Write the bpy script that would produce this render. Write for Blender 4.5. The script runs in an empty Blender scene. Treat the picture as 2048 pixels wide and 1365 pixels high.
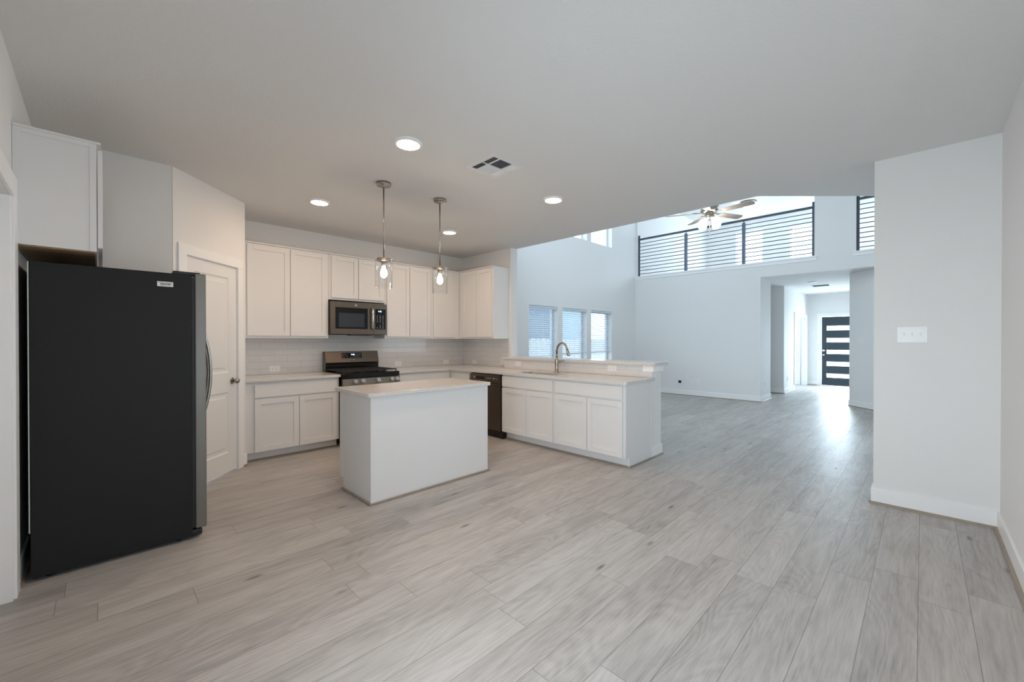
import bpy, bmesh, math, random
from mathutils import Vector, Matrix
random.seed(7)
SC = bpy.context.scene
COL = SC.collection
R = math.radians

# ------------------------------------------------------------------ camera
CAM_H = 1.31
cam_d = bpy.data.cameras.new('camera'); cam = bpy.data.objects.new('camera', cam_d); COL.objects.link(cam)
cam_d.sensor_width = 36.0; cam_d.lens = 821.7 / 2048 * 36.0
cam_d.shift_y = (685.57 - 682.5) / 2048
cam_d.clip_start = 0.02; cam_d.clip_end = 200
cam.location = (0, 0, CAM_H)
cam.rotation_euler = (R(90 - 0.311), 0, R(44.949 - 90))
SC.camera = cam

# ------------------------------------------------------------------ world, view
W = bpy.data.worlds.new('world'); SC.world = W; W.use_nodes = True
wn = W.node_tree.nodes; wl = W.node_tree.links
wn['Background'].inputs[0].default_value = (0.80, 0.89, 1.0, 1)
wn['Background'].inputs[1].default_value = 1.9
SC.view_settings.view_transform = 'Standard'
SC.view_settings.look = 'None'
SC.view_settings.gamma = 1
SC.view_settings.use_curve_mapping = False
SC.view_settings.exposure = 0.62
SC.cycles.max_bounces = 10
SC.cycles.diffuse_bounces = 6
SC.cycles.transparent_max_bounces = 16
SC.cycles.caustics_reflective = False
SC.cycles.caustics_refractive = False
SC.cycles.sample_clamp_indirect = 4.0

def area(name, loc, rot, sx, sy, power, color):
    l = bpy.data.lights.new(name, 'AREA'); l.shape = 'RECTANGLE'; l.size = sx; l.size_y = sy
    l.energy = power; l.color = color
    o = bpy.data.objects.new(name, l); COL.objects.link(o); o.location = loc; o.rotation_euler = rot
    return o
DAY = (0.74, 0.86, 1.0); DAYN = (0.78, 0.89, 1.0)
# daylight lamps at the glazing; some fill unseen windows added to light the rooms
dw = area('added_dining_window_fill', (-0.50, 0.70, 1.0), (0, R(-90), 0), 1.1, 1.5, 19, DAYN)          # shines +x; unseen window added to light the dining side
dw.data.spread = R(110)
dw2 = area('added_side_window_fill', (0.85, -0.57, 1.22), (R(90), 0, 0), 1.0, 0.85, 4, DAYN)   # shines +y; unseen window added to brighten the kitchen's left side
dw2.data.spread = R(130)
area('added_living_side_fill', (7.2, -0.78, 1.7), (R(90), 0, 0), 1.8, 1.4, 6, DAY)  # unseen living room window, added as a light source
area('added_high_window_fill', (4.40, 3.2, 4.2), (0, R(-90), 0), 1.1, 2.7, 28, DAY)  # window over the kitchen is unseen, added to light the far wall
area('daylight_clerestory', (7.2, 5.62, 4.2), (R(-90), 0, 0), 3.0, 1.2, 8, DAY)
area('daylight_loft', (14.98, 3.0, 4.2), (0, R(90), 0), 1.4, 3.0, 130, DAY)
area('added_loft_side_fill', (12.4, -1.18, 4.2), (R(90), 0, 0), 3.4, 1.6, 80, DAY)  # unseen side window added to brighten the loft
area('added_study_fill', (14.98, 4.0, 1.5), (0, R(90), 0), 1.5, 1.4, 95, DAYN)  # unseen window added so the side room looks bright
area('daylight_front_door', (14.99, 1.6, 1.1), (0, R(90), 0), 1.7, 0.9, 300, DAYN)

# ------------------------------------------------------------------ materials
MAT = {}
def new_mat(name):
    m = bpy.data.materials.new(name); m.use_nodes = True
    return m, m.node_tree.nodes, m.node_tree.links, m.node_tree.nodes['Principled BSDF']
def mat(name, col, rough=0.5, metal=0.0, bump=0.0, bscale=60, spec=0.5, var=0.0, coat=0.0, detail=3):
    m, n, l, b = new_mat(name)
    b.inputs['Base Color'].default_value = (*col, 1); b.inputs['Roughness'].default_value = rough
    b.inputs['Metallic'].default_value = metal; b.inputs['Specular IOR Level'].default_value = spec
    b.inputs['Coat Weight'].default_value = coat
    tc = n.new('ShaderNodeTexCoord')
    nz = n.new('ShaderNodeTexNoise'); nz.inputs['Scale'].default_value = bscale; nz.inputs['Detail'].default_value = detail
    l.new(tc.outputs['Object'], nz.inputs['Vector'])
    if bump:
        bp = n.new('ShaderNodeBump'); bp.inputs['Strength'].default_value = bump; bp.inputs['Distance'].default_value = 0.003
        l.new(nz.outputs['Fac'], bp.inputs['Height']); l.new(bp.outputs['Normal'], b.inputs['Normal'])
    if var:
        mx = n.new('ShaderNodeMix'); mx.data_type = 'RGBA'
        mx.inputs[6].default_value = (*[c * (1 - var) for c in col], 1); mx.inputs[7].default_value = (*[min(1, c * (1 + var)) for c in col], 1)
        l.new(nz.outputs['Fac'], mx.inputs[0]); l.new(mx.outputs[2], b.inputs['Base Color'])
    MAT[name] = m; return m
mat('wall_paint', (0.845, 0.843, 0.835), 0.75, bump=0.35, bscale=90, spec=0.25)
mat('ceiling_paint', (0.78, 0.775, 0.765), 0.85, bump=0.6, bscale=55, spec=0.2)
mat('trim_white', (0.93, 0.93, 0.93), 0.35, spec=0.4, var=0.01)
mat('cabinet_white', (0.81, 0.805, 0.80), 0.38, spec=0.4, var=0.012, bscale=8)
mat('cabinet_inside', (0.34, 0.22, 0.12), 0.6, var=0.25, bscale=12)
mat('door_white', (0.84, 0.835, 0.82), 0.35, spec=0.4, bump=0.1, bscale=120)
mat('knob_silver', (0.60, 0.60, 0.61), 0.3, metal=0.35, var=0.03)
mat('siding_pale', (0.36, 0.47, 0.55), 0.7, var=0.08, bscale=5)
mat('rod_metal', (0.025, 0.033, 0.042), 0.4, metal=0.2, var=0.1)
mat('post_metal_lit', (0.11, 0.145, 0.20), 0.4, var=0.1)  # railing metal made lighter: light on the post faces put into the colour
mat('plate_white', (0.88, 0.87, 0.855), 0.3, var=0.01)
mat('slot_dark', (0.05, 0.05, 0.05), 0.5, var=0.1)
mat('slate_side', (0.019, 0.019, 0.0195), 0.5, bump=0.25, bscale=260, spec=0.2)
mat('slate_front', (0.20, 0.19, 0.17), 0.42, metal=0.6, var=0.04, bscale=30)
mat('slate_bronze', (0.15, 0.122, 0.098), 0.32, metal=0.85, var=0.04, bscale=30)
mat('black_gloss', (0.006, 0.006, 0.0065), 0.14, var=0.1, spec=0.3)
mat('black_matte', (0.014, 0.014, 0.014), 0.5, var=0.1)
mat('iron', (0.03, 0.028, 0.027), 0.55, bump=0.2, bscale=200)
mat('nickel', (0.42, 0.385, 0.35), 0.26, metal=1.0, var=0.05, bscale=40)
mat('chrome', (0.72, 0.71, 0.70), 0.16, metal=1.0, var=0.03)
mat('sink_steel', (0.45, 0.44, 0.43), 0.3, metal=1.0, var=0.05)
mat('rail_metal', (0.055, 0.07, 0.095), 0.4, metal=0.1, var=0.1)
mat('fan_blade', (0.42, 0.36, 0.30), 0.45, var=0.08, bscale=15)
mat('fan_metal', (0.34, 0.32, 0.28), 0.3, metal=0.9, var=0.05)
mat('shoe_wood', (0.33, 0.27, 0.215), 0.5, var=0.2, bscale=20)
mat('front_door_paint', (0.018, 0.032, 0.045), 0.4, bump=0.15, bscale=150)
mat('vinyl', (0.80, 0.84, 0.87), 0.35, var=0.02)
mat('blind_slat', (0.66, 0.73, 0.79), 0.45, var=0.02)
mat('vent_metal', (0.80, 0.80, 0.81), 0.4, var=0.02)
mat('vent_dark', (0.03, 0.03, 0.032), 0.8, var=0.1)
mat('sticker', (0.80, 0.80, 0.82), 0.4, var=0.02)
mat('foam', (0.62, 0.68, 0.64), 0.7, var=0.1, bscale=30)
mat('fence_wood', (0.66, 0.70, 0.72), 0.8, var=0.25, bscale=9)
mat('siding', (0.22, 0.27, 0.33), 0.7, var=0.15, bscale=5)
mat('roof_shingle', (0.13, 0.12, 0.12), 0.9, var=0.3, bscale=40)
mat('patio', (0.55, 0.55, 0.53), 0.85, var=0.15, bscale=4)
mat('leaf', (0.07, 0.12, 0.05), 0.8, var=0.5, bscale=14)
mat('glass_dark', (0.008, 0.009, 0.010), 0.10, var=0.1, spec=0.28)

mat('window_mesh', (0.035, 0.043, 0.05), 0.08, var=0.1, spec=0.5)
def emis(name, col, s):
    m, n, l, b = new_mat(name)
    b.inputs['Base Color'].default_value = (*col, 1)
    b.inputs['Emission Color'].default_value = (*col, 1); b.inputs['Emission Strength'].default_value = s
    MAT[name] = m
emis('lamp_warm', (1.0, 0.71, 0.49), 84)
emis('bulb_warm', (1.0, 0.78, 0.55), 60)
emis('lamp_cool', (1.0, 0.93, 0.85), 9)
emis('display_blue', (0.35, 0.60, 1.0), 3.5)
emis('key_print', (0.55, 0.60, 0.60), 0.12)

def thin_glass(name, tint, base=0.04):
    m = bpy.data.materials.new(name); m.use_nodes = True; n = m.node_tree.nodes; l = m.node_tree.links; n.clear()
    o = n.new('ShaderNodeOutputMaterial'); mix = n.new('ShaderNodeMixShader')
    t = n.new('ShaderNodeBsdfTransparent'); t.inputs[0].default_value = (*tint, 1)
    g = n.new('ShaderNodeBsdfGlossy'); g.inputs['Roughness'].default_value = 0.02
    lw = n.new('ShaderNodeLayerWeight'); lw.inputs['Blend'].default_value = 0.5
    pw = n.new('ShaderNodeMath'); pw.operation = 'POWER'; pw.inputs[1].default_value = 4.0; l.new(lw.outputs['Facing'], pw.inputs[0])
    mr = n.new('ShaderNodeMapRange'); mr.inputs[3].default_value = base; mr.inputs[4].default_value = 0.6
    l.new(pw.outputs[0], mr.inputs[0]); l.new(mr.outputs[0], mix.inputs[0])
    l.new(t.outputs[0], mix.inputs[1]); l.new(g.outputs[0], mix.inputs[2]); l.new(mix.outputs[0], o.inputs[0])
    MAT[name] = m
thin_glass('window_glass', (0.93, 0.97, 0.98)); thin_glass('lamp_glass', (0.99, 0.995, 1.0), 0.04)

# quartz
m, n, l, b = new_mat('quartz'); MAT['quartz'] = m
tc = n.new('ShaderNodeTexCoord'); nz = n.new('ShaderNodeTexNoise'); nz.inputs['Scale'].default_value = 260; nz.inputs['Detail'].default_value = 2
cr = n.new('ShaderNodeValToRGB'); cr.color_ramp.elements[0].position = 0.36; cr.color_ramp.elements[0].color = (0.47, 0.45, 0.43, 1)
cr.color_ramp.elements[1].position = 0.50; cr.color_ramp.elements[1].color = (0.80, 0.78, 0.755, 1)
l.new(tc.outputs['Object'], nz.inputs['Vector']); l.new(nz.outputs['Fac'], cr.inputs[0]); l.new(cr.outputs[0], b.inputs['Base Color'])
b.inputs['Roughness'].default_value = 0.16

# tile: the mesh carries its own flat coordinates in u (run) and z
def tile_mat(name, axis):
    m, n, l, b = new_mat(name); MAT[name] = m
    tc = n.new('ShaderNodeTexCoord'); sp = n.new('ShaderNodeSeparateXYZ'); cb = n.new('ShaderNodeCombineXYZ')
    l.new(tc.outputs['Object'], sp.inputs[0]); l.new(sp.outputs[axis], cb.inputs[0]); l.new(sp.outputs[2], cb.inputs[1])
    mp = n.new('ShaderNodeMapping'); mp.inputs['Location'].default_value = (0.153, -0.01, 0)
    l.new(cb.outputs[0], mp.inputs[0])
    br = n.new('ShaderNodeTexBrick'); br.inputs['Scale'].default_value = 1.0
    br.inputs['Brick Width'].default_value = 0.305; br.inputs['Row Height'].default_value = 0.0795
    br.inputs['Mortar Size'].default_value = 0.0016; br.inputs['Mortar Smooth'].default_value = 0.3
    br.inputs['Color1'].default_value = (0.76, 0.755, 0.75, 1); br.inputs['Color2'].default_value = (0.72, 0.715, 0.71, 1)
    br.inputs['Mortar'].default_value = (0.52, 0.505, 0.49, 1)
    l.new(mp.outputs[0], br.inputs['Vector']); l.new(br.outputs['Color'], b.inputs['Base Color'])
    b.inputs['Roughness'].default_value = 0.10
    nz = n.new('ShaderNodeTexNoise'); nz.inputs['Scale'].default_value = 9; nz.inputs['Detail'].default_value = 1; l.new(tc.outputs['Object'], nz.inputs['Vector'])
    ad = n.new('ShaderNodeMath'); ad.operation = 'MULTIPLY_ADD'; ad.inputs[1].default_value = -1.0; l.new(br.outputs['Fac'], ad.inputs[0])
    ml = n.new('ShaderNodeMath'); ml.operation = 'MULTIPLY'; ml.inputs[1].default_value = 0.7; l.new(nz.outputs['Fac'], ml.inputs[0]); l.new(ml.outputs[0], ad.inputs[2])
    bp = n.new('ShaderNodeBump'); bp.inputs['Strength'].default_value = 0.5; bp.inputs['Distance'].default_value = 0.002
    l.new(ad.outputs[0], bp.inputs['Height']); l.new(bp.outputs['Normal'], b.inputs['Normal'])
tile_mat('tile_run_x', 0); tile_mat('tile_run_y', 1)

# plank floor
def floor_mat():
    m, n, l, b = new_mat('plank_floor'); MAT['plank_floor'] = m
    def math_(op, a, c=None, k=None):
        x = n.new('ShaderNodeMath'); x.operation = op
        for i, v in enumerate((a, c, k)):
            if v is None: continue
            if isinstance(v, (int, float)): x.inputs[i].default_value = v
            else: l.new(v, x.inputs[i])
        return x.outputs[0]
    tc = n.new('ShaderNodeTexCoord'); sp = n.new('ShaderNodeSeparateXYZ'); l.new(tc.outputs['Object'], sp.inputs[0])
    X, Y = sp.outputs[0], sp.outputs[1]
    PW, PL = 0.181, 1.22
    ry = math_('DIVIDE', math_('ADD', Y, 0.181 * 20 - 0.19), PW); row = math_('FLOOR', ry); fy = math_('FRACT', ry)
    wn1 = n.new('ShaderNodeTexWhiteNoise'); wn1.noise_dimensions = '1D'; l.new(row, wn1.inputs['W'])
    rx = math_('ADD', math_('DIVIDE', math_('ADD', X, 30), PL), wn1.outputs['Value']); colx = math_('FLOOR', rx); fx = math_('FRACT', rx)
    cb = n.new('ShaderNodeCombineXYZ'); l.new(row, cb.inputs[0]); l.new(colx, cb.inputs[1])
    wn2 = n.new('ShaderNodeTexWhiteNoise'); wn2.noise_dimensions = '2D'; l.new(cb.outputs[0], wn2.inputs['Vector'])
    # grain coordinates, shifted plank by plank
    sh = n.new('ShaderNodeVectorMath'); sh.operation = 'SCALE'; l.new(wn2.outputs['Color'], sh.inputs[0]); sh.inputs['Scale'].default_value = 40
    ad = n.new('ShaderNodeVectorMath'); ad.operation = 'ADD'; l.new(tc.outputs['Object'], ad.inputs[0]); l.new(sh.outputs[0], ad.inputs[1])
    def noise(sx, sy, detail, rough=0.55, dist=0.0):
        mp = n.new('ShaderNodeMapping'); mp.inputs['Scale'].default_value = (sx, sy, 1); l.new(ad.outputs[0], mp.inputs[0])
        z = n.new('ShaderNodeTexNoise'); z.inputs['Scale'].default_value = 1; z.inputs['Detail'].default_value = detail
        z.inputs['Roughness'].default_value = rough; z.inputs['Distortion'].default_value = dist; l.new(mp.outputs[0], z.inputs['Vector'])
        return z.outputs['Fac']
    broad = noise(1.6, 9, 3, 0.5, 0.3); fine = noise(7, 110, 5, 0.7); mid = noise(3.0, 38, 4, 0.65, 0.8)
    # cathedral rings
    rg = math_('FRACT', math_('MULTIPLY', noise(0.8, 4.2, 2, 0.4, 0.5), 17)); ring = math_('ABSOLUTE', math_('SUBTRACT', rg, 0.5))
    # knots
    mp = n.new('ShaderNodeMapping'); mp.inputs['Scale'].default_value = (1.9, 7.0, 1); l.new(ad.outputs[0], mp.inputs[0])
    vo = n.new('ShaderNodeTexVoronoi'); vo.inputs['Scale'].default_value = 1.0; l.new(mp.outputs[0], vo.inputs['Vector'])
    kn = n.new('ShaderNodeMapRange'); kn.inputs[1].default_value = 0.0; kn.inputs[2].default_value = 0.13; kn.inputs[3].default_value = 1; kn.inputs[4].default_value = 0; l.new(vo.outputs['Distance'], kn.inputs[0])
    pk = math_('GREATER_THAN', n_sep(n, l, vo.outputs['Color']), 0.50); knot = math_('MULTIPLY', math_('POWER', kn.outputs[0], 1.3), pk)
    t = math_('MULTIPLY_ADD', broad, 0.46, -0.04)
    t = math_('ADD', t, math_('MULTIPLY', mid, 0.40)); t = math_('ADD', t, math_('MULTIPLY', fine, 0.46)); t = math_('ADD', t, math_('MULTIPLY', ring, 0.20))
    t = math_('ADD', t, math_('MULTIPLY', math_('SUBTRACT', wn2.outputs['Value'], 0.5), 0.14)); t = math_('SUBTRACT', t, math_('MULTIPLY', knot, 0.62))
    cr = n.new('ShaderNodeValToRGB'); e = cr.color_ramp.elements
    e[0].position = 0.28; e[0].color = (0.185, 0.168, 0.155, 1); e[1].position = 0.90; e[1].color = (0.56, 0.54, 0.52, 1)
    x = e.new(0.52); x.color = (0.36, 0.34, 0.322, 1); x = e.new(0.68); x.color = (0.455, 0.434, 0.413, 1)
    l.new(t, cr.inputs[0])
    # seams
    ey = math_('MINIMUM', fy, math_('SUBTRACT', 1, fy)); ex = math_('MINIMUM', fx, math_('SUBTRACT', 1, fx))
    sy = math_('LESS_THAN', math_('MULTIPLY', ey, PW), 0.0013); sx = math_('LESS_THAN', math_('MULTIPLY', ex, PL), 0.0013); seam = math_('MAXIMUM', sx, sy)
    mx = n.new('ShaderNodeMix'); mx.data_type = 'RGBA'; mx.inputs[7].default_value = (0.16, 0.14, 0.12, 1)
    l.new(math_('MULTIPLY', seam, 0.75), mx.inputs[0]); l.new(cr.outputs[0], mx.inputs[6]); l.new(mx.outputs[2], b.inputs['Base Color'])
    ro = n.new('ShaderNodeMapRange'); ro.inputs[3].default_value = 0.38; ro.inputs[4].default_value = 0.50; l.new(fine, ro.inputs[0]); l.new(ro.outputs[0], b.inputs['Roughness'])
    bp = n.new('ShaderNodeBump'); bp.inputs['Strength'].default_value = 0.35; bp.inputs['Distance'].default_value = 0.0012
    l.new(math_('SUBTRACT', math_('ADD', math_('MULTIPLY', fine, 0.5), math_('MULTIPLY', mid, 0.3)), seam), bp.inputs['Height']); l.new(bp.outputs['Normal'], b.inputs['Normal'])
def n_sep(n, l, colsock):
    s = n.new('ShaderNodeSeparateColor'); l.new(colsock, s.inputs[0]); return s.outputs[0]
floor_mat()

# ------------------------------------------------------------------ mesh helpers
class MB:
    """collects shapes; fn maps local (a, d, z) to world"""
    def __init__(s, fn=None): s.v = []; s.f = []; s.fn = fn; s.smooth = set()
    def add(s, vs, fs, smooth=False):
        k = len(s.v); s.v += [tuple(s.fn(*p)) if s.fn else tuple(p) for p in vs]
        for f in fs:
            if smooth: s.smooth.add(len(s.f))
            s.f.append([i + k for i in f])
        return s
    def box(s, a0, b0, c0, a1, b1, c1):
        a0, a1 = min(a0, a1), max(a0, a1); b0, b1 = min(b0, b1), max(b0, b1); c0, c1 = min(c0, c1), max(c0, c1)
        v = [(a0, b0, c0), (a1, b0, c0), (a1, b1, c0), (a0, b1, c0), (a0, b0, c1), (a1, b0, c1), (a1, b1, c1), (a0, b1, c1)]
        return s.add(v, [(0, 3, 2, 1), (4, 5, 6, 7), (0, 1, 5, 4), (1, 2, 6, 5), (2, 3, 7, 6), (3, 0, 4, 7)])
    def prism(s, poly, z0, z1):
        n = len(poly)
        return s.add([(x, y, z0) for x, y in poly] + [(x, y, z1) for x, y in poly],
                     [tuple(range(n))[::-1], tuple(range(n, 2 * n))] + [(i, (i + 1) % n, (i + 1) % n + n, i + n) for i in range(n)])
    def lathe(s, c, prof, n=24, axis='z', caps=True):
        vs = []; fs = []
        for r, h in prof:
            for i in range(n):
                a = 2 * math.pi * i / n; p, q = r * math.cos(a), r * math.sin(a)
                vs.append({'z': (c[0] + p, c[1] + q, c[2] + h), 'x': (c[0] + h, c[1] + p, c[2] + q), 'y': (c[0] + p, c[1] + h, c[2] + q)}[axis])
        for j in range(len(prof) - 1):
            for i in range(n):
                k = (i + 1) % n; fs.append((j * n + i, j * n + k, (j + 1) * n + k, (j + 1) * n + i))
        s.add(vs, fs, True)
        if caps:
            k = len(s.v) - len(vs)
            if prof[0][0] > 1e-5: s.f.append([k + i for i in range(n)][::-1])
            if prof[-1][0] > 1e-5: s.f.append([k + (len(prof) - 1) * n + i for i in range(n)])
        return s
    def tube(s, pts, r, n=10, caps=True):
        pts = [Vector(p) for p in pts]; rs = r if isinstance(r, (list, tuple)) else [r] * len(pts)
        vs = []; fs = []; prev = None
        for i, p in enumerate(pts):
            t = (pts[min(i + 1, len(pts) - 1)] - pts[max(i - 1, 0)]).normalized()
            if prev is None: u = t.orthogonal().normalized()
            else: u = (prev - t * prev.dot(t)).normalized()
            prev = u; w = t.cross(u)
            for k in range(n):
                a = 2 * math.pi * k / n; q = p + (u * math.cos(a) + w * math.sin(a)) * rs[i]; vs.append(tuple(q))
        for i in range(len(pts) - 1):
            for k in range(n): fs.append((i * n + k, i * n + (k + 1) % n, (i + 1) * n + (k + 1) % n, (i + 1) * n + k))
        s.add(vs, fs, True); k0 = len(s.v) - len(vs)
        if caps: s.f.append([k0 + k for k in range(n)][::-1]); s.f.append([k0 + (len(pts) - 1) * n + k for k in range(n)])
        return s
    def rings(s, rings_):
        """nested rectangles (a0,z0,a1,z1,d) joined, last filled"""
        vs = []; fs = []
        for a0, z0, a1, z1, d in rings_: vs += [(a0, d, z0), (a1, d, z0), (a1, d, z1), (a0, d, z1)]
        for j in range(len(rings_) - 1):
            for i in range(4): fs.append((j * 4 + i, j * 4 + (i + 1) % 4, (j + 1) * 4 + (i + 1) % 4, (j + 1) * 4 + i))
        k = (len(rings_) - 1) * 4; fs.append((k, k + 1, k + 2, k + 3))
        return s.add(vs, fs)

def origin_of(p):
    o = Vector((0, 0, 0))
    while p: o += p.location; p = p.parent
    return o
def obj(name, mb, material, parent=None, bevel=0.0, origin=None, recalc=True):
    base = origin_of(parent) if parent else (Vector(origin) if origin else Vector((0, 0, 0)))
    me = bpy.data.meshes.new(name); me.from_pydata([tuple(Vector(v) - base) for v in mb.v], [], mb.f)
    for i, p in enumerate(me.polygons): p.use_smooth = i in mb.smooth
    if recalc:
        bm = bmesh.new(); bm.from_mesh(me); bmesh.ops.recalc_face_normals(bm, faces=bm.faces); bm.to_mesh(me); bm.free()
    me.materials.append(MAT[material])
    o = bpy.data.objects.new(name, me); COL.objects.link(o)
    if parent: o.parent = parent
    elif origin: o.location = base
    if bevel:
        b = o.modifiers.new('bevel', 'BEVEL'); b.width = bevel; b.segments = 2; b.limit_method = 'ANGLE'; b.angle_limit = R(40)
    return o
def tag(o, label, cat, group=None):
    o['label'] = label; o['category'] = cat
    if group: o['group'] = group
    return o
def thing(name, label, cat, loc, group=None):
    o = bpy.data.objects.new(name, None); COL.objects.link(o); o.location = loc; o.empty_display_size = 0.1
    return tag(o, label, cat, group)
def struct(name, mb, material, parent=None, bevel=0.0):
    o = obj(name, mb, material, parent, bevel)
    if not parent: o['kind'] = 'structure'
    return o
def copy_tree(o, loc=None, label=None, rotz=None):
    c = o.copy(); COL.objects.link(c)
    if loc is not None: c.location = loc
    if rotz is not None: c.rotation_euler = (0, 0, rotz)
    if label: c['label'] = label
    def rec(src, dst):
        for ch in list(src.children):
            k = ch.copy(); COL.objects.link(k); k.parent = dst; rec(ch, k)
    rec(o, c); return c
faceY = lambda y0: (lambda a, d, z: (a, y0 + d, z))          # front looks to -y
faceX = lambda x0: (lambda a, d, z: (x0 + d, a, z))          # front looks to -x
def shaker(fn, a0, a1, z0, z1, t=0.02, w=0.057, rec=0.010):
    m = MB(fn)
    m.box(a0, 0, z0, a0 + w, t, z1).box(a1 - w, 0, z0, a1, t, z1)
    m.box(a0 + w, 0, z0, a1 - w, t, z0 + w).box(a0 + w, 0, z1 - w, a1 - w, t, z1)
    m.box(a0 + w, rec, z0 + w, a1 - w, t - 0.002, z1 - w)
    return m
def rounded(x0, y0, x1, y1, rr, n=5):
    """rr: radii for corners (x0y0, x1y0, x1y1, x0y1)"""
    out = []
    for (cx, cy, sx, sy, a0), r in zip(((x0, y0, 1, 1, 180), (x1, y0, -1, 1, 270), (x1, y1, -1, -1, 0), (x0, y1, 1, -1, 90)), rr):
        if r <= 0: out.append((cx, cy)); continue
        for i in range(n + 1):
            a = R(a0 + 90 * i / n); out.append((cx + sx * r + r * math.cos(a), cy + sy * r + r * math.sin(a)))
    return out

# ------------------------------------------------------------------ key sizes
H = 2.743          # kitchen ceiling
FX = 9.85          # living room far wall
WY = 5.285         # living room window wall
BY = 5.71          # kitchen back wall
LX, RY = -0.32, -0.387
TOPZ = 5.2; FH = 2.645; LOFT = 2.93
# ------------------------------------------------------------------ shell
struct('floor', MB().box(-1.0, -1.5, -0.12, 15.3, 6.2, 0), 'plank_floor')
struct('ceiling', MB().prism([(-0.47, -0.55), (4.62, -0.55), (4.62, -0.75), (6.527, -0.75), (4.62, 1.157), (4.62, BY + .15), (-0.47, BY + .15)], H, H + 0.16), 'ceiling_paint')
struct('ceiling', MB().box(4.47, -1.2, TOPZ, 15.2, 5.6, TOPZ + .1), 'ceiling_paint')
struct('ceiling', MB().box(FX + .15, -1.0, FH, 15.0, 5.48, LOFT - .1), 'ceiling_paint')
struct('floor', MB().box(FX + .001, -1.2, LOFT - .1, 15.0, 5.48, LOFT - .02), 'patio')

def wall_with_holes(name, fn, a0, a1, z0, z1, t, holes, material='wall_paint'):
    """one wall slab: a along, d depth, holes (a0,a1,z0,z1)"""
    m = MB(fn); xs = sorted({a0, a1, *[h[0] for h in holes], *[h[1] for h in holes]}); zs = sorted({z0, z1, *[h[2] for h in holes], *[h[3] for h in holes]})
    vid = {}
    vs = []; fs = []
    def V(i, k, d):
        key = (i, k, d)
        if key not in vid: vid[key] = len(vs); vs.append((xs[i], 0 if d == 0 else t, zs[k]))
        return vid[key]
    def solid(i, k):
        if i < 0 or k < 0 or i >= len(xs) - 1 or k >= len(zs) - 1: return False
        cx, cz = (xs[i] + xs[i + 1]) / 2, (zs[k] + zs[k + 1]) / 2
        return not any(h[0] < cx < h[1] and h[2] < cz < h[3] for h in holes)
    for i in range(len(xs) - 1):
        for k in range(len(zs) - 1):
            if not solid(i, k): continue
            for d in (0, 1): fs.append((V(i, k, d), V(i + 1, k, d), V(i + 1, k + 1, d), V(i, k + 1, d)))
            for (di, dk, e) in ((-1, 0, ((i, k), (i, k + 1))), (1, 0, ((i + 1, k), (i + 1, k + 1))), (0, -1, ((i, k), (i + 1, k))), (0, 1, ((i, k + 1), (i + 1, k + 1)))):
                if not solid(i + di, k + dk):
                    (p, q), (r_, s_) = e; fs.append((V(p, q, 0), V(r_, s_, 0), V(r_, s_, 1), V(p, q, 1)))
    m.add(vs, fs)
    return struct(name, m, material)
def revX(x0): return lambda a, d, z: (x0 - d, a, z)          # wall whose room face looks to +x
def revY(y0): return lambda a, d, z: (a, y0 - d, z)
wall_with_holes('wall_left', revX(LX), RY, 4.37, 0, H, .15, [(2.32, 3.235, 0, 2.035), (-0.1, 1.5, 0.40, 1.60)])
wall_with_holes('wall_right', revY(RY), LX - .15, 4.40, 0, H, .15, [(0.30, 1.40, 0.75, 1.70)])
struct('wall_fridge_side', MB().box(LX - .15, 4.37, 0, 0.42, 4.49, H), 'wall_paint')
# diagonal pantry wall
DA = Vector((0.425, 4.37)); DD = Vector((1, 1)).normalized(); DN = Vector((-1, 1)).normalized()   # DN points away from the kitchen
diag = lambda a, d, z: (DA.x + DD.x * a + DN.x * d, DA.y + DD.y * a + DN.y * d, z)
DL = 0.915
wall_with_holes('wall_pantry', diag, 0, DL, 0, H, .12, [(0.128, 0.785, 0, 2.045)])
struct('wall_pantry_return', MB().box(0.95, 5.05, 0, 1.072, BY, H), 'wall_paint')
struct('wall_back', MB().box(0.95, BY, 0, 4.63, BY + .15, H), 'wall_paint')
struct('wall_kitchen_side', MB().box(4.49, 4.51, 0, 4.63, BY, H), 'wall_paint')
struct('wall_half', MB().box(4.355, 2.13, 0, 4.565, 4.509, 1.025), 'wall_paint')
struct('wall_switch', MB().box(4.40, RY - .15, 0, 4.55, 0.275, H), 'wall_paint')
# living room
WIN = [(5.75, 6.62), (6.78, 7.655), (7.82, 8.69)]
holes = [(a, b, 0.62, 1.99) for a, b in WIN] + [(a, b, 3.53, 4.85) for a, b in WIN]
wall_with_holes('wall_window_side', faceY(WY), 4.631, FX + .15, 0, TOPZ, .2, holes)
wall_with_holes('wall_far', faceX(FX), -0.75, WY, 0, TOPZ, .15, [(0.30, 2.42, 0, FH), (1.495, 5.235, LOFT, TOPZ), (-0.6, 0.868, LOFT, TOPZ)])
struct('wall_far_reveal', MB().box(FX + .15, 2.42, 0, 10.68, WY, FH), 'wall_paint')
wall_with_holes('wall_living_right', revY(-0.60), 4.55, FX, 0, TOPZ, .15, [(6.2, 8.2, 0.9, 2.4)])
wall_with_holes('wall_above_kitchen', revX(4.62), 1.157, WY, H + .16, TOPZ, .15, [(1.8, 4.6, 3.6, 4.8)])
struct('wall_above_dining', MB().prism([(4.47, 1.157), (4.62, 1.157), (6.377, -.6), (6.227, -.6)], H + .16, TOPZ), 'wall_paint')
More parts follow.
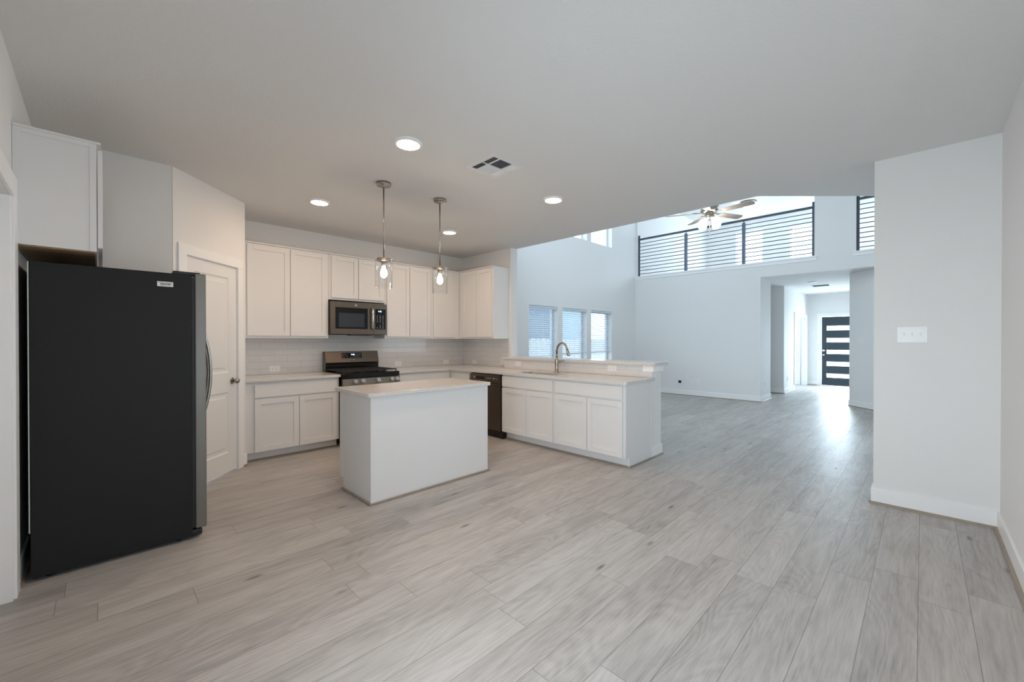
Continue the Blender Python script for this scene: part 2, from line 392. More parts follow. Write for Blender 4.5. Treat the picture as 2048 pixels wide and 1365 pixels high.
# foyer
struct('wall_foyer_corner', MB().prism([(FX + .001, 0.30), (10.583, 1.03), (10.733, 1.03), (10.15, .447), (FX + .15, .30)], 0, FH), 'wall_paint')
struct('wall_foyer_right', MB().box(10.735, 0.90, 0, 14.8, 1.03, FH), 'wall_paint')
wall_with_holes('wall_foyer_left', faceY(2.40), 11.85, 14.8, 0, FH, .12, [(13.05, 14.56, 0, 1.97)])
struct('wall_hall_left', MB().box(11.85, 2.52, 0, 11.97, WY, FH), 'wall_paint')
struct('wall_hall_end', MB().box(10.68, 4.3, 0, 11.85, 4.42, FH), 'wall_paint')
wall_with_holes('wall_entry', faceX(14.8), -1.0, 5.485, 0, TOPZ,.15, [(1.10, 2.08, 0, 2.0), (3.3, 4.7, 0.8, 2.2), (3.56, 4.35, 3.70, 4.82), (2.02, 2.84, 3.70, 4.74), (-0.1, 0.93, 3.70, 4.87)])
struct('wall_study', MB().box(11.97, 5.0, 0, 14.8, 5.12, FH), 'wall_paint')
wall_with_holes('wall_loft_right', revY(-1.0), FX, 14.95, LOFT, TOPZ, .15, [(10.7, 14.1, 3.4, 5.0)])
struct('wall_loft_left', MB().box(FX + .15, WY, FH, 14.8, WY + .2, TOPZ), 'wall_paint')

# baseboards and shoe mouldings
BH, BT = 0.12, 0.014
def base(name, segs, bh=BH):
    m = MB(); s = MB()
    for (x0, y0, x1, y1, nx, ny) in segs:   # wall line and outward normal
        d = Vector((x1 - x0, y1 - y0)).normalized(); n_ = Vector((nx, ny))
        p0 = Vector((x0, y0)) ; p1 = Vector((x1, y1))
        def q(t): return [tuple(p0), tuple(p1), tuple(p1 + n_ * t), tuple(p0 + n_ * t)]
        m.prism(q(BT), 0.0, bh)
        a = p0 + n_ * BT; b_ = p1 + n_ * BT
        k = len(s.v); sec = [(0, 0), (0.016, 0), (0.0145, 0.008), (0.009, 0.0145), (0, 0.017)]
        vs = [(a.x + n_.x * u, a.y + n_.y * u, w) for u, w in sec] + [(b_.x + n_.x * u, b_.y + n_.y * u, w) for u, w in sec]
        s.add(vs, [(0, 1, 2, 3, 4), (9, 8, 7, 6, 5)] + [(i, (i + 1) % 5, (i + 1) % 5 + 5, i + 5) for i in range(5)])
    o = struct('baseboard_' + name, m, 'trim_white', bevel=0.002)
    q_ = obj('shoe_molding', s, 'shoe_wood', o)
    return o
base('left', [(LX, 3.36, LX, 4.37, 1, 0)])
base('right', [(3.0, RY, 4.40, RY, 0, 1)])
base('switch', [(4.40, RY + BT, 4.40, .275 + BT, -1, 0), (4.40, .275, 4.55, .275, 0, 1)])
base('half_wall', [(4.355, 2.13, 4.355, 2.150, -1, 0), (4.355 - BT, 2.13, 4.565 + BT, 2.13, 0, -1), (4.565, 2.13, 4.565, 4.51, 1, 0)])
base('far', [(FX, 2.42 - BT, FX, WY, -1, 0), (FX, 2.42, 10.68, 2.42, 0, -1)])
base('hall', [(11.85, 2.40 - BT, 11.85, 4.3, -1, 0), (11.85, 2.40, 12.96, 2.40, 0, -1)])
base('entry', [(14.8, 2.17, 14.8, 2.40, -1, 0)])
nd = Vector((-1, 1)).normalized()
base('foyer_corner', [(FX - .0, .30, 10.583, 1.03, nd.x, nd.y)])
base('window_side', [(4.63, WY, FX, WY, 0, -1)])
base('living_right', [(4.55, -.60, FX, -.60, 0, 1)])
# pantry wall base blocks
nk = -DN
def dpt(a): return DA + DD * a
for k_, (a0, a1) in enumerate([(0.86, DL + .004)]):
    p, q = dpt(a0), dpt(a1); base('pantry', [(p.x, p.y, q.x, q.y, nk.x, nk.y)])

# loft sills
for k_, (y0, y1) in enumerate([(1.44, WY), (-.6, .905)]):
    struct('trim_%d' % (k_ + 1), MB().box(FX - .035, y0, LOFT, FX + .17, y1, LOFT + .03).box(FX - .016, y0 + .02, LOFT - .06, FX, y1 - .0, LOFT), 'trim_white', bevel=.003)
# head box under the bar end
struct('trim_3', MB().box(4.338, 2.112, .955, 4.582, 2.24, 1.025), 'trim_white', bevel=.002)

# ------------------------------------------------------------------ windows
def window(idx, fn, a0, a1, z0, z1, depth=.12, cross=None, fw=.045, mat_='vinyl', split=True):
    """frame inside a hole; local d grows to the outside"""
    m = MB(fn); d0, d1 = depth, depth + .05
    m.box(a0, d0, z0, a0 + fw, d1, z1).box(a1 - fw, d0, z0, a1, d1, z1).box(a0 + fw, d0, z0, a1 - fw, d1, z0 + fw).box(a0 + fw, d0, z1 - fw, a1 - fw, d1, z1)
    if split: zm = (z0 + z1) / 2; m.box(a0 + fw, d0 + .004, zm - .022, a1 - fw, d1 - .004, zm + .022)
    o = struct('window_%d' % idx, m, mat_, bevel=.002)
    g = obj('pane', MB(fn).box(a0 + fw, d0 + .022, z0 + fw, a1 - fw, d0 + .026, z1 - fw), 'window_glass', o)
    return o
wi = 1
for a, b_ in WIN:
    w_ = window(wi, faceY(WY), a, b_, .62, 1.99, split=False); wi += 1
    obj('sill', MB().box(a - .02, WY - .03, .60, b_ + .02, WY + .12, .62), 'trim_white', w_, bevel=.002)
for a, b_ in WIN: window(wi, faceY(WY), a, b_, 3.53, 4.85, split=False); wi += 1
for y0, y1, zt in ((3.56, 4.35, 4.82), (2.02, 2.84, 4.74), (-.1, .93, 4.87)): window(wi, faceX(14.8), y0, y1, 3.70, zt, depth=.06); wi += 1
window(wi, revY(RY), .30, 1.40, .75, 1.70, depth=.08); wi += 1  # added window beside the camera, out of view, lets extra light in
window(wi, revX(4.62), 1.8, 4.6, 3.6, 4.8, depth=.06); wi += 1  # added out-of-view window above the kitchen, lights the far living wall
window(wi, faceX(14.8), 3.3, 4.7, .8, 2.2, depth=.06); wi += 1  # study window, unseen, added to keep that room bright
window(wi, revY(-.60), 6.2, 8.2, .9, 2.4, depth=.08); wi += 1  # added window in the unseen living room wall, for fill light
window(wi, revY(-1.0), 10.7, 14.1, 3.4, 5.0, depth=.08, split=False); wi += 1  # large unseen loft window, added for brightness

# ------------------------------------------------------------------ doors
# pantry door (closed) with casing
m = MB(diag); s0, s1 = 0.133, 0.780; dz = 0.006
st = .105
zs = [(.200, .800), (.990, 1.925)]
m.box(s0, dz, .012, s0 + st, dz + .035, 2.037).box(s1 - st, dz, .012, s1, dz + .035, 2.037)
m.box(s0 + st, dz, .012, s1 - st, dz + .035, .200).box(s0 + st, dz, .800, s1 - st, dz + .035, .990).box(s0 + st, dz, 1.925, s1 - st, dz + .035, 2.037)
for z0, z1 in zs:
    a0, a1 = s0 + st, s1 - st
    m.rings([(a0, z0, a1, z1, dz), (a0 + .014, z0 + .014, a1 - .014, z1 - .014, dz + .010), (a0 + .04, z0 + .04, a1 - .04, z1 - .04, dz + .010), (a0 + .058, z0 + .058, a1 - .058, z1 - .058, dz + .003)])
door1 = struct('door_1', m, 'door_white')
# knob
kc = Vector(diag(s1 - .06, 0, .905)); kd = Vector((nk.x, nk.y, 0))
kn = MB(); kn.tube([kc - kd * .012, kc - kd * .004, kc + kd * .000], [.032, .032, .028], 20)
pr = [(.012, 0), (.012, .02), (.022, .028), (.027, .038), (.027, .048), (.020, .058), (.006, .062)]
kn.tube([kc + kd * h for r, h in pr], [r for r, h in pr], 20)
obj('door_knob', kn, 'nickel', door1)['label'] = 'brushed nickel knob'
c = MB(diag); cw = .088
c.box(s0 - .005 - cw, -.016, 0, s0 - .005, 0, 2.044).box(s1 + .005, -.016, 0, s1 + .005 + cw * .85, 0, 2.044).box(s0 - .005 - cw, -.016, 2.044, s1 + .005 + cw * .85, 0, 2.044 + cw)
c.box(s0 - .003, .0, 0, s0 + .0, .12, 2.044).box(s1, 0, 0, s1 + .003, .12, 2.044).box(s0, 0, 2.038, s1, .12, 2.044)
obj('door_casing', c, 'trim_white', door1, bevel=.003)
# side door in the left wall: only its casing edge is in the picture
def fl(a, d, z): return (LX - d, a, z)
door2 = struct('door_2', MB(fl).box(2.335, .05, .01, 3.215, .09, 2.025), 'door_white', bevel=.002)
obj('door_casing', MB(fl).box(3.24, -.018, 0, 3.35, 0, 2.04).box(2.21, -.018, 0, 2.315, 0, 2.04).box(2.21, -.018, 2.04, 3.35, 0, 2.145).box(3.218, -.006, 0, 3.24, .12, 2.035).box(2.315, -.006, 0, 2.332, .12, 2.035), 'trim_white', door2, bevel=.003)
window(wi, revX(LX), -0.1, 1.5, .40, 1.60, depth=.08); wi += 1  # added left-wall window, out of view, lights the dining side
# front door with five horizontal lites
fd = faceX(14.83); y0, y1 = 1.14, 2.07
lz = [(1.724, 1.596), (1.374, 1.255), (1.036, .92), (.695, .576), (.356, .24)]
def lite_door():
    m = MB(fd); ya, yb = 1.27, 1.95
    m.box(y0, 0, .01, ya, .045, 1.985).box(yb, 0, .01, y1, .045, 1.985)
    zc = [.01] + [z for t_ in reversed(lz) for z in (t_[1], t_[0])] + [1.985]
    for i in range(0, len(zc), 2): m.box(ya, 0, zc[i], yb, .045, zc[i + 1])
    return m, ya, yb
m, ya, yb = lite_door(); door3 = struct('door_3', m, 'front_door_paint', bevel=.002)
for a_, b_ in lz: obj('glass_lite', MB(fd).box(ya, .02, b_, yb, .026, a_), 'window_glass', door3)
for z_ in (.885, 1.015):
    obj('deadbolt' if z_ > 1 else 'door_knob', MB().lathe((14.83, 2.025, z_), [(.033, 0), (.033, -.012), (.018, -.02), (.024, -.045), (.010, -.055)] if z_ < 1 else [(.033, 0), (.033, -.015), (.02, -.022)], 20, 'x'), 'chrome', door3)
obj('door_casing', MB(faceX(14.8)).box(2.08, -.018, 0, 2.17, 0, 2.0).box(1.04, -.018, 0, 1.10, 0, 2.0).box(1.04, -.018, 2.0, 2.17, 0, 2.09), 'trim_white', door3, bevel=.003)
# study doorway with half open white door
m = MB(faceY(2.40)); door4 = struct('door_4', MB(faceY(2.40)).box(12.96, -.018, 0, 13.05, 0, 1.97).box(14.56, -.018, 0, 14.65, 0, 1.97).box(12.96, -.018, 1.97, 14.65, 0, 2.06)
    .box(13.05, 0, 0, 13.062, .12, 1.97).box(14.548, 0, 0, 14.56, .12, 1.97), 'trim_white', bevel=.003)
obj('door_leaf', MB().box(14.50, 2.53, .01, 14.54, 3.24, 1.96), 'door_white', door4, bevel=.002)

# ------------------------------------------------------------------ cabinets
def cabinet(name, label, fn, a0, a1, z0, z1, depth, doors, drawers=(), toe=False, filler=(), crown=False, group=None, end=None, knobs=False):
    c0 = Vector(fn((a0 + a1) / 2, depth / 2, 0)); c0.z = 0 if toe else z0
    t = thing(name, label, 'cabinet', c0, group)
    m = MB(fn)
    if toe: m.box(a0, 0.0, .10, a1, depth, z1); m.box(a0, .075, 0, a1, depth, .10)
    else: m.box(a0, 0, z0, a1, depth, z1)
    obj('body', m, 'cabinet_white', t, bevel=.0015)
    for d in doors: obj('door', shaker(lambda a, dd, z: fn(a, dd - .021, z), *d), 'cabinet_white', t, bevel=.0012)
    for d in drawers:
        obj('drawer_front', MB(fn).box(d[0], -.021, d[2], d[1], -.001, d[3]), 'cabinet_white', t, bevel=.0015)
    if crown:
        mm = MB(fn).box(a0, -.018, z1, a1 - (.018 if a1 == 4.158 else 0), depth - .01, z1 + .016)
        obj('top_molding', mm, 'cabinet_white', t, bevel=.003)
    if toe and end is not False:
        s = MB(fn).box(a0, .063, 0, a1, .075, .016)
        obj('shoe_molding', s, 'shoe_wood', t, bevel=.004)
    return t
U = 'white shaker upper cabinets along the tiled wall'
fb = faceY(5.38)
zt = 2.40
cabinet('upper_cabinet', 'white two-door upper cabinet next to the pantry door wall, left of the microwave', fb, 1.075, 2.062, 1.335, 2.415, .327, [(1.165, 1.605, 1.362, zt), (1.613, 2.035, 1.362, zt)], crown=True, group=U)
cabinet('upper_cabinet', 'short white two-door cabinet directly above the microwave', fb, 2.064, 2.838, 1.835, 2.415, .327, [(2.097, 2.448, 1.862, zt), (2.456, 2.808, 1.862, zt)], crown=True, group=U)
cabinet('upper_cabinet', 'tall white two-door upper cabinet just right of the microwave, behind the pendants', fb, 2.840, 3.615, 1.335, 2.415, .327, [(2.868, 3.229, 1.362, zt), (3.237, 3.595, 1.362, zt)], crown=True, group=U)
cabinet('upper_cabinet', 'narrow white single-door upper cabinet in the far kitchen corner', fb, 3.617, 4.158, 1.335, 2.415, .327, [(3.650, 4.068, 1.362, zt)], crown=True, group=U)
fs = faceX(4.16)
cabinet('upper_cabinet', 'white two-door upper cabinet on the side wall, its grey-lit end facing the bar opening', fs, 4.545, 5.379, 1.335, 2.415, .327, [(4.575, 4.917, 1.362, zt), (4.925, 5.275, 1.362, zt)], crown=True, group=U)
# cabinet above the refrigerator (front looks to +x)
t = thing('upper_cabinet', 'white cabinet hung high above the black refrigerator at far left', 'cabinet', (-.16, 3.8, 1.815))
m = MB().box(LX + .001, 3.335, 1.815, -.012, 4.25, 2.425)
obj('body', m, 'cabinet_white', t, bevel=.0015)
obj('side_panel', MB().box(LX + .001, 3.329, 1.815, LX + .03, 3.335, 2.425).box(-.04, 3.329, 1.815, -.012, 3.335, 2.425).box(LX + .03, 3.329, 2.40, -.04, 3.335, 2.425), 'cabinet_white', t, bevel=.001)
obj('underside', MB().box(LX + .01, 3.35, 1.809, -.02, 4.24, 1.815), 'cabinet_inside', t)['label'] = 'brown unfinished cabinet bottom'
fr = lambda a, d, z: (.012 - d, a, z)
for a0, a1 in ((3.35, 3.79), (3.796, 4.235)): obj('door', shaker(fr, a0, a1, 1.84, 2.40), 'cabinet_white', t, bevel=.0012)
obj('top_molding', MB().box(LX + .001, 3.322, 2.425, .006, 4.25, 2.437), 'cabinet_white', t, bevel=.002)

BG = 'white base cabinets under the quartz counter'
CT = .86
cabinet('base_cabinet', 'white base cabinet with one wide drawer and two doors left of the stove', faceY(5.07), 1.075, 2.068, 0, CT, .63, [(1.165, 1.607, .105, .672), (1.613, 2.038, .105, .672)], [(1.165, 2.038, .690, .826)], toe=True, group=BG)
cabinet('base_cabinet', 'white base cabinet between the stove and the inside corner, half hidden by the island', faceY(5.07), 2.868, 3.755, 0, CT, .63, [(2.89, 3.29, .105, .672), (3.296, 3.68, .105, .672)], [(2.89, 3.68, .690, .826)], toe=True, group=BG)
fp = faceX(3.757)
cabinet('base_cabinet', 'narrow white corner base cabinet left of the dishwasher', fp, 4.562, 5.068, 0, CT, .59, [(4.60, 4.98, .105, .672)], [(4.60, 4.98, .690, .826)], toe=True, group=BG)
cabinet('sink_cabinet', 'white sink base cabinet with false drawer front, right of the dishwasher', fp, 3.046, 3.926, 0, .69, .59, [(3.063, 3.484, .112, .685), (3.490, 3.917, .112, .685)], [(3.063, 3.917, .704, .838)], toe=True, group=BG)
t_pen = cabinet('base_cabinet', 'white two-door base cabinet at the free end of the peninsula', fp, 2.130, 3.044, 0, CT, .59, [(2.152, 2.577, .112, .685), (2.583, 3.024, .112, .685)], [(2.152, 3.024, .704, .838)], toe=True, group=BG)
obj('end_panel', MB().prism([(3.757, 2.130), (4.300, 2.130), (4.300, 2.121), (3.757, 2.121)], .10, CT).prism([(3.832, 2.130), (4.300, 2.130), (4.300, 2.121), (3.832, 2.121)], 0, .10).box(4.302, 2.117, 0, 4.340, 2.131, CT), 'cabinet_white', t_pen, bevel=.001)
obj('end_shoe_molding', MB().box(3.822, 2.107, 0, 4.325, 2.121, .016), 'shoe_wood', t_pen, bevel=.004)
# upper rails of the sink cabinet: front and back rails leave room for the bowl
sk = [o for o in SC.objects if o.name.startswith('sink_cabinet')][0]
obj('face_frame', MB().box(3.757, 3.046, .69, 3.777, 3.926, CT), 'cabinet_white', sk)
obj('back_rail', MB().box(4.30, 3.046, .69, 4.347, 3.926, CT), 'cabinet_white', sk)
# island
t = thing('kitchen_island', 'white panelled kitchen island standing free on the plank floor', 'kitchen island', (2.12, 3.39, 0))
obj('body', MB().prism([(1.516, 3.09), (2.734, 3.09), (2.734, 3.69), (1.516, 3.69)], .10, CT).prism([(1.516, 3.09), (2.734, 3.09), (2.734, 3.615), (1.516, 3.615)], 0, .10), 'cabinet_white', t)
obj('end_panel', MB().box(1.510, 3.10, .10, 1.516, 3.685, CT).box(1.510, 3.10, 0, 1.516, 3.612, .10), 'cabinet_white', t, bevel=.001)
obj('corner_strip', MB().box(1.507, 3.083, 0, 1.545, 3.103, CT), 'cabinet_white', t, bevel=.001)
obj('corner_strip', MB().box(2.705, 3.083, 0, 2.743, 3.103, CT), 'cabinet_white', t, bevel=.001)
obj('back_panel', MB().box(1.545, 3.086, 0, 2.705, 3.09, CT), 'cabinet_white', t)
for d in ((1.55, 2.12), (2.13, 2.70)): obj('door', shaker(lambda a, dd, z: (a, 3.711 - dd, z), d[0], d[1], .11, .83), 'cabinet_white', t, bevel=.0012)
obj('shoe_molding', MB().box(1.493, 3.069, 0, 2.757, 3.083, .017).box(1.493, 3.083, 0, 1.507, 3.62, .017).box(2.743, 3.083, 0, 2.757, 3.62, .017), 'shoe_wood', t, bevel=.004)

# ------------------------------------------------------------------ counters
def slab(name, label, polys, z0, z1, cat='countertop'):
    m = MB()
    for p in polys: m.prism(p, z0, z1)
    c = Vector((sum(x for x, y in polys[0]) / len(polys[0]), sum(y for x, y in polys[0]) / len(polys[0]), z0))
    return tag(obj(name, m, 'quartz', origin=c, bevel=.0025), label, cat)
slab('countertop', 'pale speckled quartz top with rounded corners on the kitchen island', [rounded(1.478, 3.052, 2.772, 3.735, (.035,) * 4)], CT, .89)
slab('countertop', 'short quartz countertop left of the stove beside the pantry door', [rounded(1.076, 5.03, 2.080, 5.69, (0, .01, 0, 0))], CT, .89)
SX0, SX1, SY0, SY1 = 3.83, 4.13, 3.12, 3.74
lc = [(2.862, 5.03), (3.72, 5.03), (3.72, SY1), (4.343, SY1), (4.343, 4.512), (4.478, 4.512), (4.478, 5.69), (2.862, 5.69)]
near = rounded(3.72, 2.095, 4.343, SY0, (.035, 0, 0, 0))
m = MB()
hole_poly = [(3.72, SY0), (SX0, SY0), (SX0, SY1), (3.72, SY1)]
m.prism(lc, CT, .89).prism(near, CT, .89).prism(hole_poly, CT, .89).prism([(SX1, SY0), (4.343, SY0), (4.343, SY1), (SX1, SY1)], CT, .89)
tag(obj('countertop', m, 'quartz', origin=(3.9, 4.0, CT)), 'long L-shaped quartz countertop with the sink, running onto the peninsula', 'countertop')
tag(obj('bar_top', MB().prism(rounded(4.318, 2.085, 4.70, 4.508, (.02, .02, 0, 0)), 1.027, 1.062), 'quartz', origin=(4.5, 3.3, 1.027), bevel=.002), 'raised quartz breakfast bar ledge capping the half wall behind the sink', 'bar top')
# backsplash
struct('trim_4', MB().box(1.076, 5.692, .892, 4.48, BY - .001, 1.335), 'tile_run_x')
struct('trim_5', MB().box(4.480, 4.535, .892, 4.489, 5.69, 1.335), 'tile_run_y')
struct('trim_6', MB().box(4.345, 2.131, .892, 4.354, 4.509, 1.025), 'tile_run_y')

# ------------------------------------------------------------------ sink and faucet
t = thing('kitchen_sink', 'stainless steel undermount sink set into the peninsula counter', 'sink', ((SX0 + SX1) / 2, (SY0 + SY1) / 2, CT))
m = MB(); x0, x1, y0, y1 = SX0 - .008, SX1 + .008, SY0 - .008, SY1 + .008
zb = .70
vs = []
def ring(x0, y0, x1, y1, z): return [(x0, y0, z), (x1, y0, z), (x1, y1, z), (x0, y1, z)]
rs = [ring(x0 - .015, y0 - .015, x1 + .015, y1 + .015, CT - .002), ring(x0, y0, x1, y1, CT - .002), ring(x0 + .004, y0 + .004, x1 - .004, y1 - .004, zb + .02), ring(x0 + .02, y0 + .02, x1 - .02, y1 - .02, zb)]
vv = [p for r in rs for p in r]; ff = [(j * 4 + i, j * 4 + (i + 1) % 4, (j + 1) * 4 + (i + 1) % 4, (j + 1) * 4 + i) for j in range(3) for i in range(4)] + [(12, 13, 14, 15)]
so = obj('basin', MB().add(vv, ff), 'sink_steel', t, recalc=False)
sm = so.modifiers.new('solid', 'SOLIDIFY'); sm.thickness = .0015
obj('drain', MB().lathe(((x0 + x1) / 2, (y0 + y1) / 2, zb + .0015), [(.045, 0), (.045, .004), (.03, .002)], 20), 'chrome', t)
t = thing('faucet', 'brushed nickel gooseneck faucet behind the sink in the peninsula', 'faucet', (4.19, 3.36, .89))
fx, fy = 4.19, 3.36; dv = Vector((-.30, -.954)).normalized()
b_ = MB().lathe((fx, fy, .89), [(.030, 0), (.030, .006), (.024, .016), (.023, .09), (.027, .13), (.027, .165), (.019, .185), (.0145, .20)], 20)
obj('base', b_, 'nickel', t)
pts = [(fx, fy, 1.08), (fx, fy, 1.155)]
for i in range(0, 13):
    a = R(180 - i * 13.5); rr = .120
    c = Vector((fx, fy, 1.155)) + Vector((dv.x, dv.y, 0)) * rr
    pts.append(tuple(c + Vector((dv.x * math.cos(a) * rr, dv.y * math.cos(a) * rr, math.sin(a) * rr))))
e = Vector(pts[-1]) - Vector(pts[-2]); e.normalize()
obj('neck', MB().tube(pts, .0135, 14), 'nickel', t)
p0 = Vector(pts[-1]); obj('spray_head', MB().tube([p0, p0 + e * .02, p0 + e * .075, p0 + e * .08], [.0145, .017, .022, .016], 14), 'nickel', t)
hv = Vector((.707, -.707, 0))
h0 = Vector((fx, fy, 1.035)); obj('handle', MB().tube([h0, h0 + hv * .035, h0 + hv * .05, h0 + hv * .10 + Vector((0, 0, .01))], [.015, .015, .008, .006], 12), 'nickel', t)

# ------------------------------------------------------------------ refrigerator
t = thing('refrigerator', 'tall black slate refrigerator seen from its plain dark side', 'refrigerator', (.09, 3.84, 0))
FY0, FY1 = 3.388, 4.298
obj('cabinet_shell', MB().box(-.270, FY0, .02, .425, FY1, 1.738), 'slate_side', t, bevel=.004)
obj('back_strip', MB().box(-.276, FY0 + .003, .27, -.271, FY0 + .03, 1.735), 'foam', t)['label'] = 'pale edge of the rear panel'
obj('hinge_cover', MB().box(.33, FY0 + .005, 1.738, .47, FY0 + .07, 1.757), 'black_matte', t, bevel=.004)
obj('hinge_cover', MB().box(.33, FY1 - .07, 1.738, .47, FY1 - .005, 1.757), 'black_matte', t, bevel=.004)
obj('gasket', MB().box(.425, FY0 + .012, .07, .440, FY1 - .012, 1.72), 'black_matte', t)
obj('base_grille', MB().box(.40, FY0 + .01, .015, .478, FY1 - .01, .058), 'black_matte', t, bevel=.01)
ym = (FY0 + FY1) / 2
for k_, (a0, a1) in enumerate(((FY0, ym - .003), (ym + .003, FY1))):
    d = obj('door', MB().box(.441, a0, .066, .500, a1, 1.750), 'slate_front', t, bevel=.006)
    yh = ym - .05 if k_ == 0 else ym + .05
    hp = [(.500, yh, 1.47)] + [(.500 + .086 * math.sin(math.pi * i / 14) ** .7, yh, 1.47 - .80 * i / 14) for i in range(1, 14)] + [(.500, yh, .67)]
    obj('handle', MB().tube(hp, .011, 10), 'nickel', d)
for xx in (-.2, .36):
    for yy in (FY0 + .06, FY1 - .06): obj('foot', MB().lathe((xx, yy, 0), [(.02, 0), (.02, .02)], 12), 'black_matte', t)
s = obj('barcode_sticker', MB().box(.252, FY0 - .0012, 1.650, .330, FY0 - .0004, 1.681), 'sticker', t)
bars = MB(); x = .266; random.seed(3)
while x < .316:
    w_ = random.choice((.0008, .0012, .002)); bars.box(x, FY0 - .0018, 1.660, x + w_, FY0 - .0013, 1.671); x += w_ + random.choice((.0009, .0014, .002))
bars.box(.257, FY0 - .0018, 1.6745, .286, FY0 - .0013, 1.6765).box(.290, FY0 - .0018, 1.6745, .304, FY0 - .0013, 1.6762).box(.310, FY0 - .0018, 1.6738, .326, FY0 - .0013, 1.6755)
bars.box(.266, FY0 - .0018, 1.6555, .282, FY0 - .0013, 1.657).box(.288, FY0 - .0018, 1.6555, .296, FY0 - .0013, 1.657)
obj('barcode_print', bars, 'slot_dark', s)

# ------------------------------------------------------------------ seven segment digits
SEG = {'0': 'abcdef', '1': 'bc', '2': 'abged', '3': 'abgcd', '4': 'fgbc', '5': 'afgcd', '6': 'afgedc', '7': 'abc', '8': 'abcdefg', '9': 'abcdfg'}
def digits(mb, text, a, z, w, h, gap, t_):
    for ch in text:
        if ch == ':':
            mb.box(a, 0, z + h * .28, a + t_, .0006, z + h * .28 + t_).box(a, 0, z + h * .65, a + t_, .0006, z + h * .65 + t_); a += t_ + gap; continue
        for s_ in SEG[ch]:
            q = {'a': (0, h - t_, w, h), 'g': (0, h / 2 - t_ / 2, w, h / 2 + t_ / 2), 'd': (0, 0, w, t_), 'f': (0, h / 2, t_, h), 'b': (w - t_, h / 2, w, h), 'e': (0, 0, t_, h / 2), 'c': (w - t_, 0, w, h / 2)}[s_]
            mb.box(a + q[0], 0, z + q[1], a + q[2], .0006, z + q[3])
        a += w + gap

# ------------------------------------------------------------------ microwave
MX0, MX1, MZ0, MZ1, MY = 2.066, 2.836, 1.385, 1.812, 5.315
t = thing('microwave', 'slate over-the-range microwave mounted above the stove', 'microwave', ((MX0 + MX1) / 2, 5.5, MZ0))
obj('body', MB().box(MX0, MY + .03, MZ0, MX1, BY - .02, MZ1), 'black_matte', t, bevel=.003)
fm = faceY(MY); xs_ = 2.645
d = obj('door', MB(fm).box(MX0, 0, MZ0 + .005, MX0 + .06, .028, MZ1).box(xs_ - .085, 0, MZ0 + .005, xs_, .028, MZ1).box(MX0 + .06, 0, MZ0 + .005, xs_ - .085, .028, MZ0 + .075).box(MX0 + .06, 0, MZ1 - .075, xs_ - .085, .028, MZ1), 'slate_bronze', t, bevel=.002)
obj('window', MB(fm).box(MX0 + .06, .004, MZ0 + .075, xs_ - .06, .02, MZ1 - .075), 'glass_dark', d)
obj('window_mesh', MB(fm).box(MX0 + .105, .0025, MZ0 + .10, xs_ - .13, .004, MZ1 - .145), 'window_mesh', d)
obj('badge', MB().lathe(((MX0 + xs_) / 2 + .04, MY, MZ1 - .037), [(.0165, .0), (.0165, -.0025), (.012, -.003)], 24, 'y'), 'chrome', d)
obj('handle', MB().tube([(xs_ - .028, MY - .0, MZ1 - .065), (xs_ - .028, MY - .032, MZ1 - .075), (xs_ - .028, MY - .036, (MZ0 + MZ1) / 2), (xs_ - .028, MY - .032, MZ0 + .09), (xs_ - .028, MY, MZ0 + .08)], .0125, 12), 'chrome', d)
pn = obj('control_panel', MB(fm).box(xs_ + .003, 0, MZ0 + .005, MX1, .028, MZ1), 'slate_bronze', t, bevel=.002)
obj('keypad', MB(fm).box(xs_ + .022, -.0015, MZ0 + .075, MX1 - .015, .002, MZ1 - .072), 'black_gloss', pn)
km = MB(faceY(MY - .0022)); random.seed(5)
for r_ in range(9):
    for c_ in range(3):
        if r_ < 4 and random.random() < .25: continue
        ka = xs_ + .045 + c_ * .042; kz = MZ0 + .092 + r_ * .021; obj('key_print', MB(km.fn).box(ka, 0, kz, ka + .010 + .004 * random.random(), .0006, kz + .005), 'key_print', pn)
dm = MB(faceY(MY - .0022)); digits(dm, '4:30', xs_ + .066, MZ1 - .112, .009, .018, .005, .0028); obj('clock_display', dm, 'display_blue', pn)
obj('vent_lip', MB().box(MX0 + .25, MY - .004, MZ0 - .012, MX1 - .22, MY + .10, MZ0 + .004), 'black_matte', t, bevel=.004)

# ------------------------------------------------------------------ range
RX0, RX1, RF = 2.088, 2.852, 4.995
t = thing('gas_range', 'slate gas range with five front knobs and black grates', 'stove', ((RX0 + RX1) / 2, 5.35, 0))
obj('body', MB().box(RX0, RF + .035, .06, RX1, 5.685, .885), 'black_matte', t, bevel=.003)
for xx in (RX0 + .05, RX1 - .05):
    for yy in (RF + .08, 5.62): obj('foot', MB().lathe((xx, yy, 0), [(.018, 0), (.018, .06)], 12), 'black_matte', t)
fo = faceY(RF)
od = obj('oven_door', MB(fo).box(RX0 + .004, 0, .26, RX1 - .004, .033, .742), 'slate_bronze', t, bevel=.004)
obj('window', MB(fo).box(RX0 + .12, -.002, .36, RX1 - .12, .004, .63), 'glass_dark', od)
obj('handle', MB().tube([(RX0 + .05, RF, .705), (RX0 + .05, RF - .045, .705), (RX1 - .05, RF - .045, .705), (RX1 - .05, RF, .705)], .011, 12), 'chrome', od)
dr = obj('drawer', MB(fo).box(RX0 + .004, 0, .075, RX1 - .004, .033, .25), 'slate_bronze', t, bevel=.004)
cpv = [(RX0, RF - .008, .752), (RX1, RF - .008, .752), (RX1, RF + .010, .832), (RX0, RF + .010, .832), (RX0, RF + .05, .752), (RX1, RF + .05, .752), (RX1, RF + .05, .832), (RX0, RF + .05, .832)]
cp = obj('control_panel', MB().add(cpv, [(0, 1, 2, 3), (4, 5, 6, 7), (0, 1, 5, 4), (3, 2, 6, 7), (0, 3, 7, 4), (1, 2, 6, 5)]), 'slate_front', t, bevel=.003)
